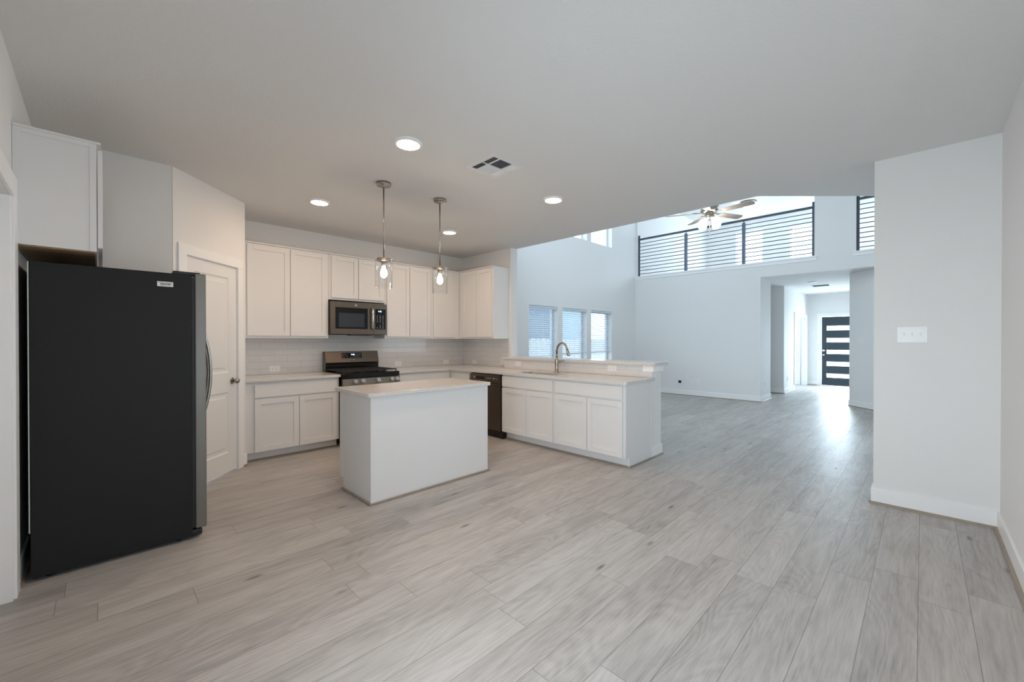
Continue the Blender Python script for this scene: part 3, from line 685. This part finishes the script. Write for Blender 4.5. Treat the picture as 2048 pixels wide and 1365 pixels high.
for fx_ in (.135, .235, .445, .640, .715):
    kc = Vector((RX0 + .0 + fx_ * .985 + .02, RF + .000, .794)); kd = Vector((0, -1, .23)).normalized()
    k_ = obj('knob', MB().tube([kc, kc + kd * .008, kc + kd * .010, kc + kd * .03, kc + kd * .033], [.028, .028, .0255, .0245, .021], 20), 'knob_silver', cp)
    obj('pointer', MB().box(kc.x - .0015, kc.y - .036, kc.z - .008, kc.x + .0015, kc.y - .031, kc.z + .024), 'slate_front', k_)
obj('cooktop', MB().box(RX0 - .003, RF + .004, .836, RX1 + .003, 5.60, .898), 'black_gloss', t, bevel=.004)
# burners
for bx, by, br in ((.15, .14, .045), (.15, .42, .035), (.382, .28, .055), (.614, .14, .045), (.614, .42, .035)):
    b0 = obj('burner', MB().lathe((RX0 + bx, RF + .05 + by, .898), [(br * 1.25, 0), (br * 1.2, .006), (br, .008), (br, .014), (br * .85, .018)], 24), 'iron', t)
# grates: three sections
gw = (RX1 - RX0 - .04) / 3
for g in range(3):
    x0 = RX0 + .02 + g * gw + .003; x1 = x0 + gw - .006; y0 = RF + .035; y1 = 5.565; z0, z1 = .918, .930; bw = .010
    m = MB().box(x0, y0, z0, x0 + bw, y1, z1).box(x1 - bw, y0, z0, x1, y1, z1).box(x0 + bw, y0, z0, x1 - bw, y0 + bw, z1).box(x0 + bw, y1 - bw, z0, x1 - bw, y1, z1)
    for j in range(1, 6):
        yy = y0 + (y1 - y0) * j / 6; m.box(x0 + bw, yy - .004, z0 + .001, x1 - bw, yy + .004, z1 - .001)
    xm = (x0 + x1) / 2; m.box(xm - .004, y0 + bw, z0 + .002, xm + .004, y1 - bw, z1 + .001)
    for (px, py) in ((x0, y0), (x1 - bw, y0), (x0, y1 - bw), (x1 - bw, y1 - bw)): m.box(px, py, .898, px + bw, py + bw, z0)
    obj('grate', m, 'iron', t)
# backguard, slanted
bgm = MB(); yb0, yb1 = 5.555, 5.675
prof = [(yb0 + .022, .898), (yb1, .898), (yb1, 1.158), (yb0 + .045, 1.158), (yb0 + .0, 1.01), (yb0 + .022, .985)]
n_ = len(prof)
bgm.add([(RX0 + .01, y, z) for y, z in prof] + [(RX1 - .01, y, z) for y, z in prof], [tuple(range(n_)), tuple(range(n_, 2 * n_))] + [(i, (i + 1) % n_, (i + 1) % n_ + n_, i + n_) for i in range(n_)])
bg = obj('backguard', bgm, 'slate_bronze', t, bevel=.003)
obj('lower_panel', MB().box(RX0 + .012, yb0 + .012, .90, RX1 - .012, yb0 + .024, .985), 'black_gloss', bg)
def bgface(a, d, z):   # point on the slanted face
    f = (z - 1.01) / (1.158 - 1.01); return (a, yb0 + .045 * f - .0012 + d, z)
mid = (RX0 + RX1) / 2
obj('keypad', MB(bgface).box(mid - .155, 0, 1.062, mid + .125, .001, 1.136), 'black_gloss', bg)
km = MB(lambda a, d, z: (bgface(a, d, z)[0], bgface(a, d, z)[1] - .0008, z)); random.seed(8)
for r_ in range(4):
    for c_ in range(13):
        if 4 <= c_ <= 7 and r_ > 0: continue
        if random.random() < .15: continue
        ka = mid - .145 + c_ * .0205; kz = 1.071 + r_ * .016; obj('key_print', MB(km.fn).box(ka, 0, kz, ka + .008, .0006, kz + .0035), 'key_print', bg)
dm = MB(lambda a, d, z: (bgface(a, d, z)[0], bgface(a, d, z)[1] - .0009, z)); digits(dm, '4:30', mid - .022, 1.104, .009, .018, .005, .0028); obj('clock_display', dm, 'display_blue', bg)
bd = obj('badge', MB(lambda a, d, z: (bgface(a, d, z)[0], bgface(a, d, z)[1] - .0008, z)).box(mid - .05, 0, 1.036, mid + .012, .0012, 1.048), 'black_gloss', bg)
obj('badge_print', MB(lambda a, d, z: (bgface(a, d, z)[0], bgface(a, d, z)[1] - .0018, z)).box(mid - .050, 0, 1.036, mid - .040, .0008, 1.048).box(mid + .002, 0, 1.036, mid + .012, .0008, 1.048).box(mid - .034, 0, 1.039, mid - .028, .0008, 1.045).box(mid - .022, 0, 1.039, mid - .016, .0008, 1.045).box(mid - .012, 0, 1.039, mid - .005, .0008, 1.045), 'chrome', bd)

# ------------------------------------------------------------------ dishwasher
t = thing('dishwasher', 'slate dishwasher built in beside the sink cabinet', 'dishwasher', (4.0, 4.24, 0))
DY0, DY1 = 3.928, 4.560; fd_ = faceX(3.722)
obj('body', MB().box(3.757, DY0 + .004, .02, 4.33, DY1 - .004, .853), 'black_matte', t)
d = obj('door', MB(fd_).box(DY0 + .012, 0, .105, DY1 - .006, .033, .735), 'slate_bronze', t, bevel=.004)
p = obj('control_panel', MB(fd_).box(DY0 + .012, -.004, .738, DY1 - .006, .033, .848), 'slate_bronze', t, bevel=.004)
obj('pocket_handle', MB(fd_).box(DY0 + .32, -.006, .775, DY1 - .14, -.002, .812), 'black_gloss', p, bevel=.004)
obj('button', MB().lathe((3.718, DY1 - .105, .797), [(.013, 0), (.013, -.004), (.009, -.006)], 16, 'x'), 'chrome', p)
km = MB(faceX(3.7165))
for i in range(7): obj('key_print', MB(faceX(3.7165)).box(DY0 + .06 + i * .033, 0, .788 + (i % 2) * .006, DY0 + .06 + i * .033 + .015, .001, .794 + (i % 3) * .004), 'key_print', p)
obj('toe_kick', MB().box(3.79, DY0 + .002, .0, 3.83, DY1 - .002, .095).box(3.757, DY0 + .002, .0, 3.79, DY0 + .03, .02), 'black_matte', t)
obj('side_gap', MB().box(3.735, DY0 + .001, .10, 3.757, DY0 + .011, .853), 'black_matte', t)

# ------------------------------------------------------------------ electrical plates
def outlet_plate(name, label, loc, facing, horizontal=False, w=.072, h=.118, kind='duplex', n_tog=1, cat='outlet', group=None):
    """local plate built looking to -y, then turned by facing (z rotation)"""
    t = thing(name, label, cat, loc, group); t.rotation_euler = (0, 0, facing)
    if horizontal: w, h = h, w
    def put(nm, mb, mt, par):
        me = bpy.data.meshes.new(nm); me.from_pydata(mb.v, [], mb.f)
        bm = bmesh.new(); bm.from_mesh(me); bmesh.ops.recalc_face_normals(bm, faces=bm.faces); bm.to_mesh(me); bm.free()
        me.materials.append(MAT[mt]); o = bpy.data.objects.new(nm, me); COL.objects.link(o); o.parent = par
        bb = o.modifiers.new('bevel', 'BEVEL'); bb.width = .0015; bb.segments = 2
        return o
    pl = put('cover_plate', MB().box(-w / 2, -.006, -h / 2, w / 2, 0, h / 2), 'plate_white', t)
    if kind == 'duplex':
        for s_ in (-1, 1):
            cx, cz = (s_ * .021, 0) if horizontal else (0, s_ * .021)
            so = put('socket', MB().box(cx - .014, -.008, cz - .014, cx + .014, -.0055, cz + .014), 'plate_white', t)
            q = MB()
            for u in (-.005, .005):
                if horizontal: q.box(cx - .004, -.0086, u - .0014, cx + .004, -.0079, u + .0014)
                else: q.box(cx + u - .0014, -.0086, cz - .004, cx + u + .0014, -.0079, cz + .004)
            put('slots', q, 'slot_dark', so)
    elif kind == 'switch':
        for i in range(n_tog):
            cx = (i - (n_tog - 1) / 2) * .046
            so = put('toggle', MB().box(cx - .005, -.008, -.012, cx + .005, -.0055, .012).box(cx - .004, -.018, 0.002, cx + .004, -.007, .011), 'plate_white', t)
    elif kind == 'rocker':
        for i in range(n_tog):
            cx = (i - (n_tog - 1) / 2) * .046; put('rocker', MB().box(cx - .016, -.0085, -.032, cx + .016, -.0055, .032), 'plate_white', t)
    return t
G = 'outlets on the kitchen backsplash'
yb_ = 5.692
o1 = outlet_plate('outlet', 'white horizontal outlet on the tile left of the stove', (1.527, yb_, .957), 0, True, group=G)
copy_tree(o1, (3.225, yb_, .950), 'white horizontal outlet on the tile just right of the stove')
copy_tree(o1, (4.12, yb_, .945), 'white horizontal outlet on the back tile near the far corner')
FXR = R(-90)   # plate looking to -x
copy_tree(o1, (4.480, 5.37, .940), 'white outlet on the side tile nearest the far corner', FXR)
copy_tree(o1, (4.345, 4.21, .965), 'white outlet under the bar ledge left of the faucet', FXR)
copy_tree(o1, (4.345, 2.635, .985 - .012), 'white outlet under the bar ledge near the peninsula end', FXR)
outlet_plate('light_switch', 'white double rocker switch on the tile under the side upper cabinet', (4.480, 4.665, .985), FXR, kind='rocker', n_tog=2, w=.115, h=.115, cat='switch')
outlet_plate('light_switch', 'white triple toggle switch plate on the right-hand cream wall', (4.40, .055, 1.354), FXR, kind='switch', n_tog=3, w=.168, h=.122, cat='switch')
outlet_plate('light_switch', 'small white triple toggle plate on the angled blue-lit wall before the foyer', (10.39 + .002, .84 - .002 + .0, 1.29), R(225), kind='switch', n_tog=3, w=.160, h=.115, cat='switch')
LG = 'outlets low on the living room walls'
o2 = outlet_plate('outlet', 'low white outlet just right of the small black box on the far living room wall', (FX, 3.93, .335), FXR, group=LG)
copy_tree(o2, (FX, 3.70, .335), 'low white outlet furthest right of the row on the far living room wall')
copy_tree(o2, (10.266, 2.42, .362), 'low white outlet on the reveal beside the foyer opening', 0)
copy_tree(o2, (12.24, 2.40, .345), 'low white outlet on the foyer wall beside the study doorway', 0)
outlet_plate('wall_plate', 'blank white plate above the low outlets on the far wall', (FX, 3.95, .445), FXR, kind='blank', cat='wall plate')
outlet_plate('wall_plate', 'blank white plate low on the far wall, between the two low outlets', (FX, 3.835, .333), FXR, kind='blank', cat='wall plate')
t = tag(obj('cable_box', MB().box(FX - .012, 4.09, .29, FX - .001, 4.155, .345), 'black_gloss', origin=(FX - .006, 4.12, .29), bevel=.002), 'small black cable box low on the far living room wall', 'cable box')

# ------------------------------------------------------------------ ceiling lights
CG = 'round recessed LED lights in the kitchen ceiling'
t = thing('ceiling_light', 'largest round ceiling light, nearest the camera left of the air vent', 'ceiling light', (1.583, 2.645, H), CG)
obj('trim_ring', MB().lathe((1.583, 2.645, H), [(.102, 0), (.101, -.008), (.092, -.016), (.080, -.017), (.077, -.011), (.077, 0)], 40, caps=False), 'trim_white', t)
obj('diffuser', MB().lathe((1.583, 2.645, H), [(.0768, -.010), (.065, -.015), (.045, -.021), (.0, -.023)], 40), 'lamp_warm', t)
copy_tree(t, (1.603, 4.41, H), 'round ceiling light on the left, above the base cabinets beside the pantry')
copy_tree(t, (3.262, 4.425, H), 'smallest round ceiling light, beside the right pendant rod near the back corner')
copy_tree(t, (3.252, 2.655, H), 'round ceiling light over the peninsula, furthest right in the kitchen')
copy_tree(t, (1.320, 0.984, H), 'round ceiling light at the top edge of the picture')
t = thing('flush_light', 'round white flush light on the high loft ceiling beside the fan blade tip', 'ceiling light', (12.87, 3.465, TOPZ))
obj('rim', MB().lathe((12.87, 3.465, TOPZ), [(.20, 0), (.20, -.04), (.185, -.05)], 32), 'fan_metal', t)
obj('diffuser', MB().lathe((12.87, 3.465, TOPZ - .045), [(.185, 0), (.17, -.05), (.11, -.09), (.0, -.105)], 32), 'lamp_cool', t)
fg = 'small ceiling fixtures in the foyer'
for (x, y, lb) in ((11.45, 1.775, 'small round light on the foyer ceiling, nearest the living room'), (14.1, 1.72, 'small round light on the foyer ceiling nearest the front door')):
    t = thing('foyer_light', lb, 'ceiling light', (x, y, FH)); obj('trim_ring', MB().lathe((x, y, FH), [(.09, 0), (.088, -.012), (.06, -.018)], 28), 'trim_white', t)
    obj('diffuser', MB().lathe((x, y, FH - .018), [(.06, 0), (.055, -.004)], 28), 'plate_white', t)
t = thing('air_vent', 'slim white air vent in the foyer ceiling between two round lights', 'vent', (12.35, 1.74, FH))
obj('frame', MB().box(12.2, 1.56, FH - .008, 12.5, 1.92, FH), 'vent_metal', t); 
m = MB()
for i in range(6): m.box(12.22 + i * .045, 1.58, FH - .012, 12.235 + i * .045, 1.90, FH - .008)
obj('slats', m, 'vent_dark', t)
# kitchen air vent
vx, vy = 2.302, 2.497
t = thing('air_vent', 'square white four-way air vent in the kitchen ceiling', 'vent', (vx, vy, H))
hw = .172
obj('frame', MB().box(vx - hw, vy - hw, H - .006, vx + hw, vy - .135, H).box(vx - hw, vy + .135, H - .006, vx + hw, vy + hw, H).box(vx - hw, vy - .135, H - .006, vx - .135, vy + .135, H).box(vx + .135, vy - .135, H - .006, vx + hw, vy + .135, H)
    .box(vx + .062, vy - .135, H - .009, vx + .070, vy + .135, H - .001).box(vx - .078, vy - .135, H - .009, vx - .070, vy + .135, H - .001).box(vx - .135, vy - .004, H - .009, vx + .135, vy + .004, H - .001), 'vent_metal', t, bevel=.001)
obj('duct', MB().box(vx - .135, vy - .135, H - .001, vx + .135, vy + .135, H - .0002), 'vent_dark', t)
def slat(m, x0, y0, x1, y1, tilt, axis):
    z = H - .004; k = .0075
    if axis == 'x':   # long along x, tilted about x
        dy = k * math.cos(tilt); dz_ = k * math.sin(tilt); yc = (y0 + y1) / 2
        v = [(x0, yc - dy, z - dz_), (x1, yc - dy, z - dz_), (x1, yc + dy, z + dz_), (x0, yc + dy, z + dz_)]
    else:
        dx = k * math.cos(tilt); dz_ = k * math.sin(tilt); xc = (x0 + x1) / 2
        v = [(xc - dx, y0, z - dz_), (xc - dx, y1, z - dz_), (xc + dx, y1, z + dz_), (xc + dx, y0, z + dz_)]
    v2 = [(a, b, c - .0012) for a, b, c in v]
    m.add(v + v2, [(0, 1, 2, 3), (7, 6, 5, 4), (0, 4, 5, 1), (1, 5, 6, 2), (2, 6, 7, 3), (3, 7, 4, 0)])
m = MB()
for i in range(4): slat(m, vx - .131 + i * .0155, vy - .135, vx - .131 + i * .0155, vy + .135, R(32), 'y')
for i in range(4): slat(m, vx + .080 + i * .0155, vy - .135, vx + .080 + i * .0155, vy + .135, R(-32), 'y')
for i in range(8): slat(m, vx - .068, vy - .126 + i * .0158, vx + .060, vy - .126 + i * .0158, R(32), 'x')
for i in range(8): slat(m, vx - .068, vy + .013 + i * .0158, vx + .060, vy + .013 + i * .0158, R(-32), 'x')
obj('slats', m, 'vent_metal', t)
obj('damper_lever', MB().box(vx + .150, vy - .04, H - .02, vx + .156, vy - .02, H - .006), 'vent_metal', t)

# ------------------------------------------------------------------ pendants
px, py = 1.829, 3.478
t = thing('pendant_light', 'left clear glass cylinder pendant over the island, its rod longer in view', 'pendant light', (px, py, H), 'pair of pendants over the island')
obj('canopy', MB().lathe((px, py, H), [(.066, 0), (.066, -.020), (.062, -.025), (.012, -.026), (.012, -.034), (.0065, -.04)], 32), 'nickel', t)
obj('rod', MB().lathe((px, py, H - .04), [(.0062, 0), (.0062, -(H - .04 - 2.065))], 12), 'nickel', t)
obj('cap', MB().lathe((px, py, 2.065), [(.010, .012), (.012, 0), (.012, -.012), (.077, -.013), (.079, -.018), (.079, -.024), (.060, -.025), (.060, -.034), (.045, -.036)], 36), 'nickel', t)
obj('socket', MB().lathe((px, py, 2.03), [(.022, 0), (.022, -.035), (.018, -.045)], 20), 'nickel', t)
obj('bulb', MB().lathe((px, py, 1.99), [(.013, 0), (.015, -.02), (.026, -.045), (.031, -.068), (.028, -.09), (.016, -.106), (.0, -.111)], 24), 'bulb_warm', t)
gl = MB().lathe((px, py, 2.046), [(.0765, 0), (.0765, -.258), (.0730, -.258), (.0730, 0)], 48, caps=False)
obj('glass_shade', gl, 'lamp_glass', t)
copy_tree(t, (2.445, py, H), 'right clear glass cylinder pendant over the island, nearer the peninsula')

# ------------------------------------------------------------------ ceiling fan
hx, hy = 6.97, 2.44
t = thing('ceiling_fan', 'five-blade ceiling fan with bright lamps hanging in the living room', 'ceiling fan', (hx, hy, TOPZ))
obj('downrod', MB().lathe((hx, hy, 0), [(.013, 3.50), (.013, TOPZ - .08)], 14), 'fan_metal', t)
obj('canopy', MB().lathe((hx, hy, TOPZ), [(.07, 0), (.07, -.04), (.03, -.09)], 24), 'fan_metal', t)
obj('motor_housing', MB().lathe((hx, hy, 3.40), [(.055, -.03), (.12, -.02), (.135, .0), (.135, .08), (.12, .10), (.03, .115)], 36), 'fan_metal', t)
obj('light_hub', MB().lathe((hx, hy, 3.285), [(.035, -.035), (.07, -.015), (.075, .03), (.055, .09)], 28), 'fan_metal', t)
for ang in (-2, -74, 70, 142, -146):
    wa = R(45 - ang); ca, sa = math.cos(wa), math.sin(wa)
    def bf(a, d, z): return (hx + ca * a - sa * d, hy + sa * a + ca * d, z)
    tilt = -.20
    poly = [(.20, -.045), (.24, -.058), (.62, -.068), (.66, -.055), (.675, -.02), (.675, .02), (.66, .055), (.62, .068), (.24, .058), (.20, .045)]
    top = [bf(a, d * math.cos(tilt), 3.365 + d * math.sin(tilt) + .006) for a, d in poly]; bot = [bf(a, d * math.cos(tilt), 3.365 + d * math.sin(tilt)) for a, d in poly]
    n_ = len(poly)
    bl = obj('blade', MB().add(bot + top, [tuple(range(n_))[::-1], tuple(range(n_, 2 * n_))] + [(i, (i + 1) % n_, (i + 1) % n_ + n_, i + n_) for i in range(n_)]), 'fan_blade', t)
    obj('blade_iron', MB(bf).box(.10, -.018, 3.372, .21, .018, 3.379).box(.19, -.035, 3.372, .26, .035, 3.377), 'fan_metal', bl)
for i in range(4):
    a = R(45 + 22 + 90 * i); c = Vector((hx + .085 * math.cos(a), hy + .085 * math.sin(a), 3.265)); e = Vector((math.cos(a) * .6, math.sin(a) * .6, -.8)).normalized()
    pr = [(.022, 0), (.026, .02), (.05, .05), (.066, .085), (.068, .115), (.05, .14), (.012, .155)]
    obj('lamp_shade', MB().tube([c + e * h for r, h in pr], [r for r, h in pr], 20), 'lamp_cool', t)
for dx in (-.012, .012): obj('pull_chain', MB().tube([(hx + dx, hy, 3.25), (hx + dx, hy, 3.05 - dx * 3)], .0016, 6).lathe((hx + dx, hy, 3.03 - dx * 3), [(.002, .02), (.006, 0), (.004, -.008)], 10), 'fan_metal', t)

# ------------------------------------------------------------------ loft railings
def railing(label, ys, z0, zend, zmid, ya, yb):
    t = thing('loft_railing', label, 'railing', (FX + .07, (ya + yb) / 2, z0), 'dark metal loft railings')
    xc = FX + .06
    for i, y in enumerate(ys):
        end_ = i in (0, len(ys) - 1) and not (len(ys) == 2 and i == 1)
        obj('post', MB().box(xc - .012 if end_ else xc - .03, y - (.03 if not end_ else .022), z0, xc + .012 if end_ else xc + .03, y + (.03 if not end_ else .022), zend if end_ else zmid), 'rail_metal' if end_ else 'post_metal_lit', t, bevel=.002)
        if not end_: obj('post_pin', MB().lathe((xc, y, zmid), [(.009, 0), (.009, .05)], 10), 'rail_metal', t)
    obj('handrail', MB().box(xc - .03, ya, 3.905, xc + .03, yb, 3.945), 'rail_metal', t, bevel=.004)
    for i in range(10):
        z = 3.030 + i * .0875; obj('rod', MB().tube([(xc, ya, z), (xc, yb, z)], .0078, 8), 'rod_metal', t)
railing('long dark metal loft railing of three sections above the living room wall', [5.215, 4.007, 2.757, 1.518], LOFT + .03, 4.03, 3.865, 1.518, 5.215)
railing('short dark metal loft railing right of the blank wall pier', [.845, -.575], LOFT + .03, 4.03, 3.865, -.575, .845)

# ------------------------------------------------------------------ blinds
bg_ = 'white slatted blinds in the living room windows'
for k_, ((a, b_), zb_, lb) in enumerate(zip(WIN, (.66, 1.02, 1.03), ('white slatted blind in the living room window nearest the kitchen wall, fully lowered', 'white slatted blind in the middle living room window behind the faucet', 'white slatted blind in the living room window furthest from the kitchen'))):
    t = thing('window_blind', lb, 'blind', ((a + b_) / 2, WY + .045, 1.99), bg_)
    obj('headrail', MB().box(a + .006, WY + .012, 1.945, b_ - .006, WY + .072, 1.988), 'blind_slat', t, bevel=.002)
    m = MB(); z = zb_ + .05; tl = .30
    while z < 1.935:
        yc = WY + .045; dy = .024
        v = [(a + .01, yc - dy, z - tl * dy), (b_ - .01, yc - dy, z - tl * dy), (b_ - .01, yc + dy, z + tl * dy), (a + .01, yc + dy, z + tl * dy)]
        v += [(p[0], p[1], p[2] + .0026) for p in v]
        m.add(v, [(3, 2, 1, 0), (4, 5, 6, 7), (0, 1, 5, 4), (1, 2, 6, 5), (2, 3, 7, 6), (3, 0, 4, 7)]); z += .0425
    obj('slats', m, 'blind_slat', t)
    obj('bottom_rail', MB().box(a + .01, WY + .022, zb_, b_ - .01, WY + .068, zb_ + .022), 'blind_slat', t, bevel=.002)
    for xx in (a + .14, (a + b_) / 2, b_ - .14): obj('ladder_cord', MB().box(xx - .0012, WY + .020, zb_ + .02, xx + .0012, WY + .0212, 1.95), 'blind_slat', t)

# ------------------------------------------------------------------ outdoors
gr = obj('ground', MB().box(-12, -14, -.75, 34, 40, -.55), 'patio'); gr['kind'] = 'structure'
fy0 = 10.2
fgp = 'pickets of the pale board fence outside'
t = thing('board_fence', 'pale dog-ear board fence outside the living room windows', 'fence', (14, fy0, -.55))
for i in range(70):
    x0 = 5.5 + i * .30; xa, xb = x0, x0 + .285; zt_ = 1.36 + random.uniform(-.015, .015)
    v = [(xa, fy0, -.55), (xb, fy0, -.55), (xb, fy0, zt_ - .05), (xb - .05, fy0, zt_), (xa + .05, fy0, zt_), (xa, fy0, zt_ - .05)]
    v += [(p[0], fy0 + .02, p[2]) for p in v]
    obj('picket', MB().add(v, [(0, 1, 2, 3, 4, 5), (11, 10, 9, 8, 7, 6)] + [(j, (j + 1) % 6, (j + 1) % 6 + 6, j + 6) for j in range(6)]), 'fence_wood', t)
for z_ in (-.2, .75): obj('fence_rail', MB().box(5.5, fy0 - .04, z_, 26.5, fy0 - .001, z_ + .09), 'fence_wood', t)
t = thing('neighbor_house', 'grey neighbouring house seen through the blinds over the fence', 'house', (9.5, 17, -.55))
m = MB().box(4, 13, -.55, 15.7, 20, 4.2)
obj('wall', m, 'siding', t)
obj('roof', MB().add([(3.6, 12.6, 4.2), (16.1, 12.6, 4.2), (16.1, 20.4, 4.2), (3.6, 20.4, 4.2), (3.6, 16.5, 6.4), (16.1, 16.5, 6.4)], [(0, 1, 5, 4), (2, 3, 4, 5), (0, 4, 3), (1, 2, 5), (0, 3, 2, 1)]), 'roof_shingle', t)
t = thing('neighbor_house', 'distant low house roof seen through the rightmost blind', 'house', (30, 27, -.55))
obj('wall', MB().box(27.5, 27, -.55, 33.5, 32, 1.5), 'fence_wood', t)
obj('roof', MB().add([(27.2, 26.8, 1.5), (33.8, 26.8, 1.5), (33.8, 32.2, 1.5), (27.2, 32.2, 1.5), (28.6, 29.5, 2.3), (32.4, 29.5, 2.3)], [(0, 1, 5, 4), (2, 3, 4, 5), (0, 4, 3), (1, 2, 5), (0, 3, 2, 1)]), 'roof_shingle', t)

t = thing('neighbor_house', 'pale blue house beyond the fence, seen through the middle blind', 'house', (24, 21, -.55))
obj('wall', MB().box(22.6, 18, -.55, 25.6, 24, 4.9), 'siding_pale', t)
obj('roof', MB().add([(22.2, 17.6, 4.9), (26.0, 17.6, 4.9), (26.0, 24.4, 4.9), (22.2, 24.4, 4.9), (24.1, 18.5, 6.2), (24.1, 23.5, 6.2)], [(0, 1, 4), (1, 2, 5, 4), (2, 3, 5), (3, 0, 4, 5), (0, 3, 2, 1)]), 'roof_shingle', t)
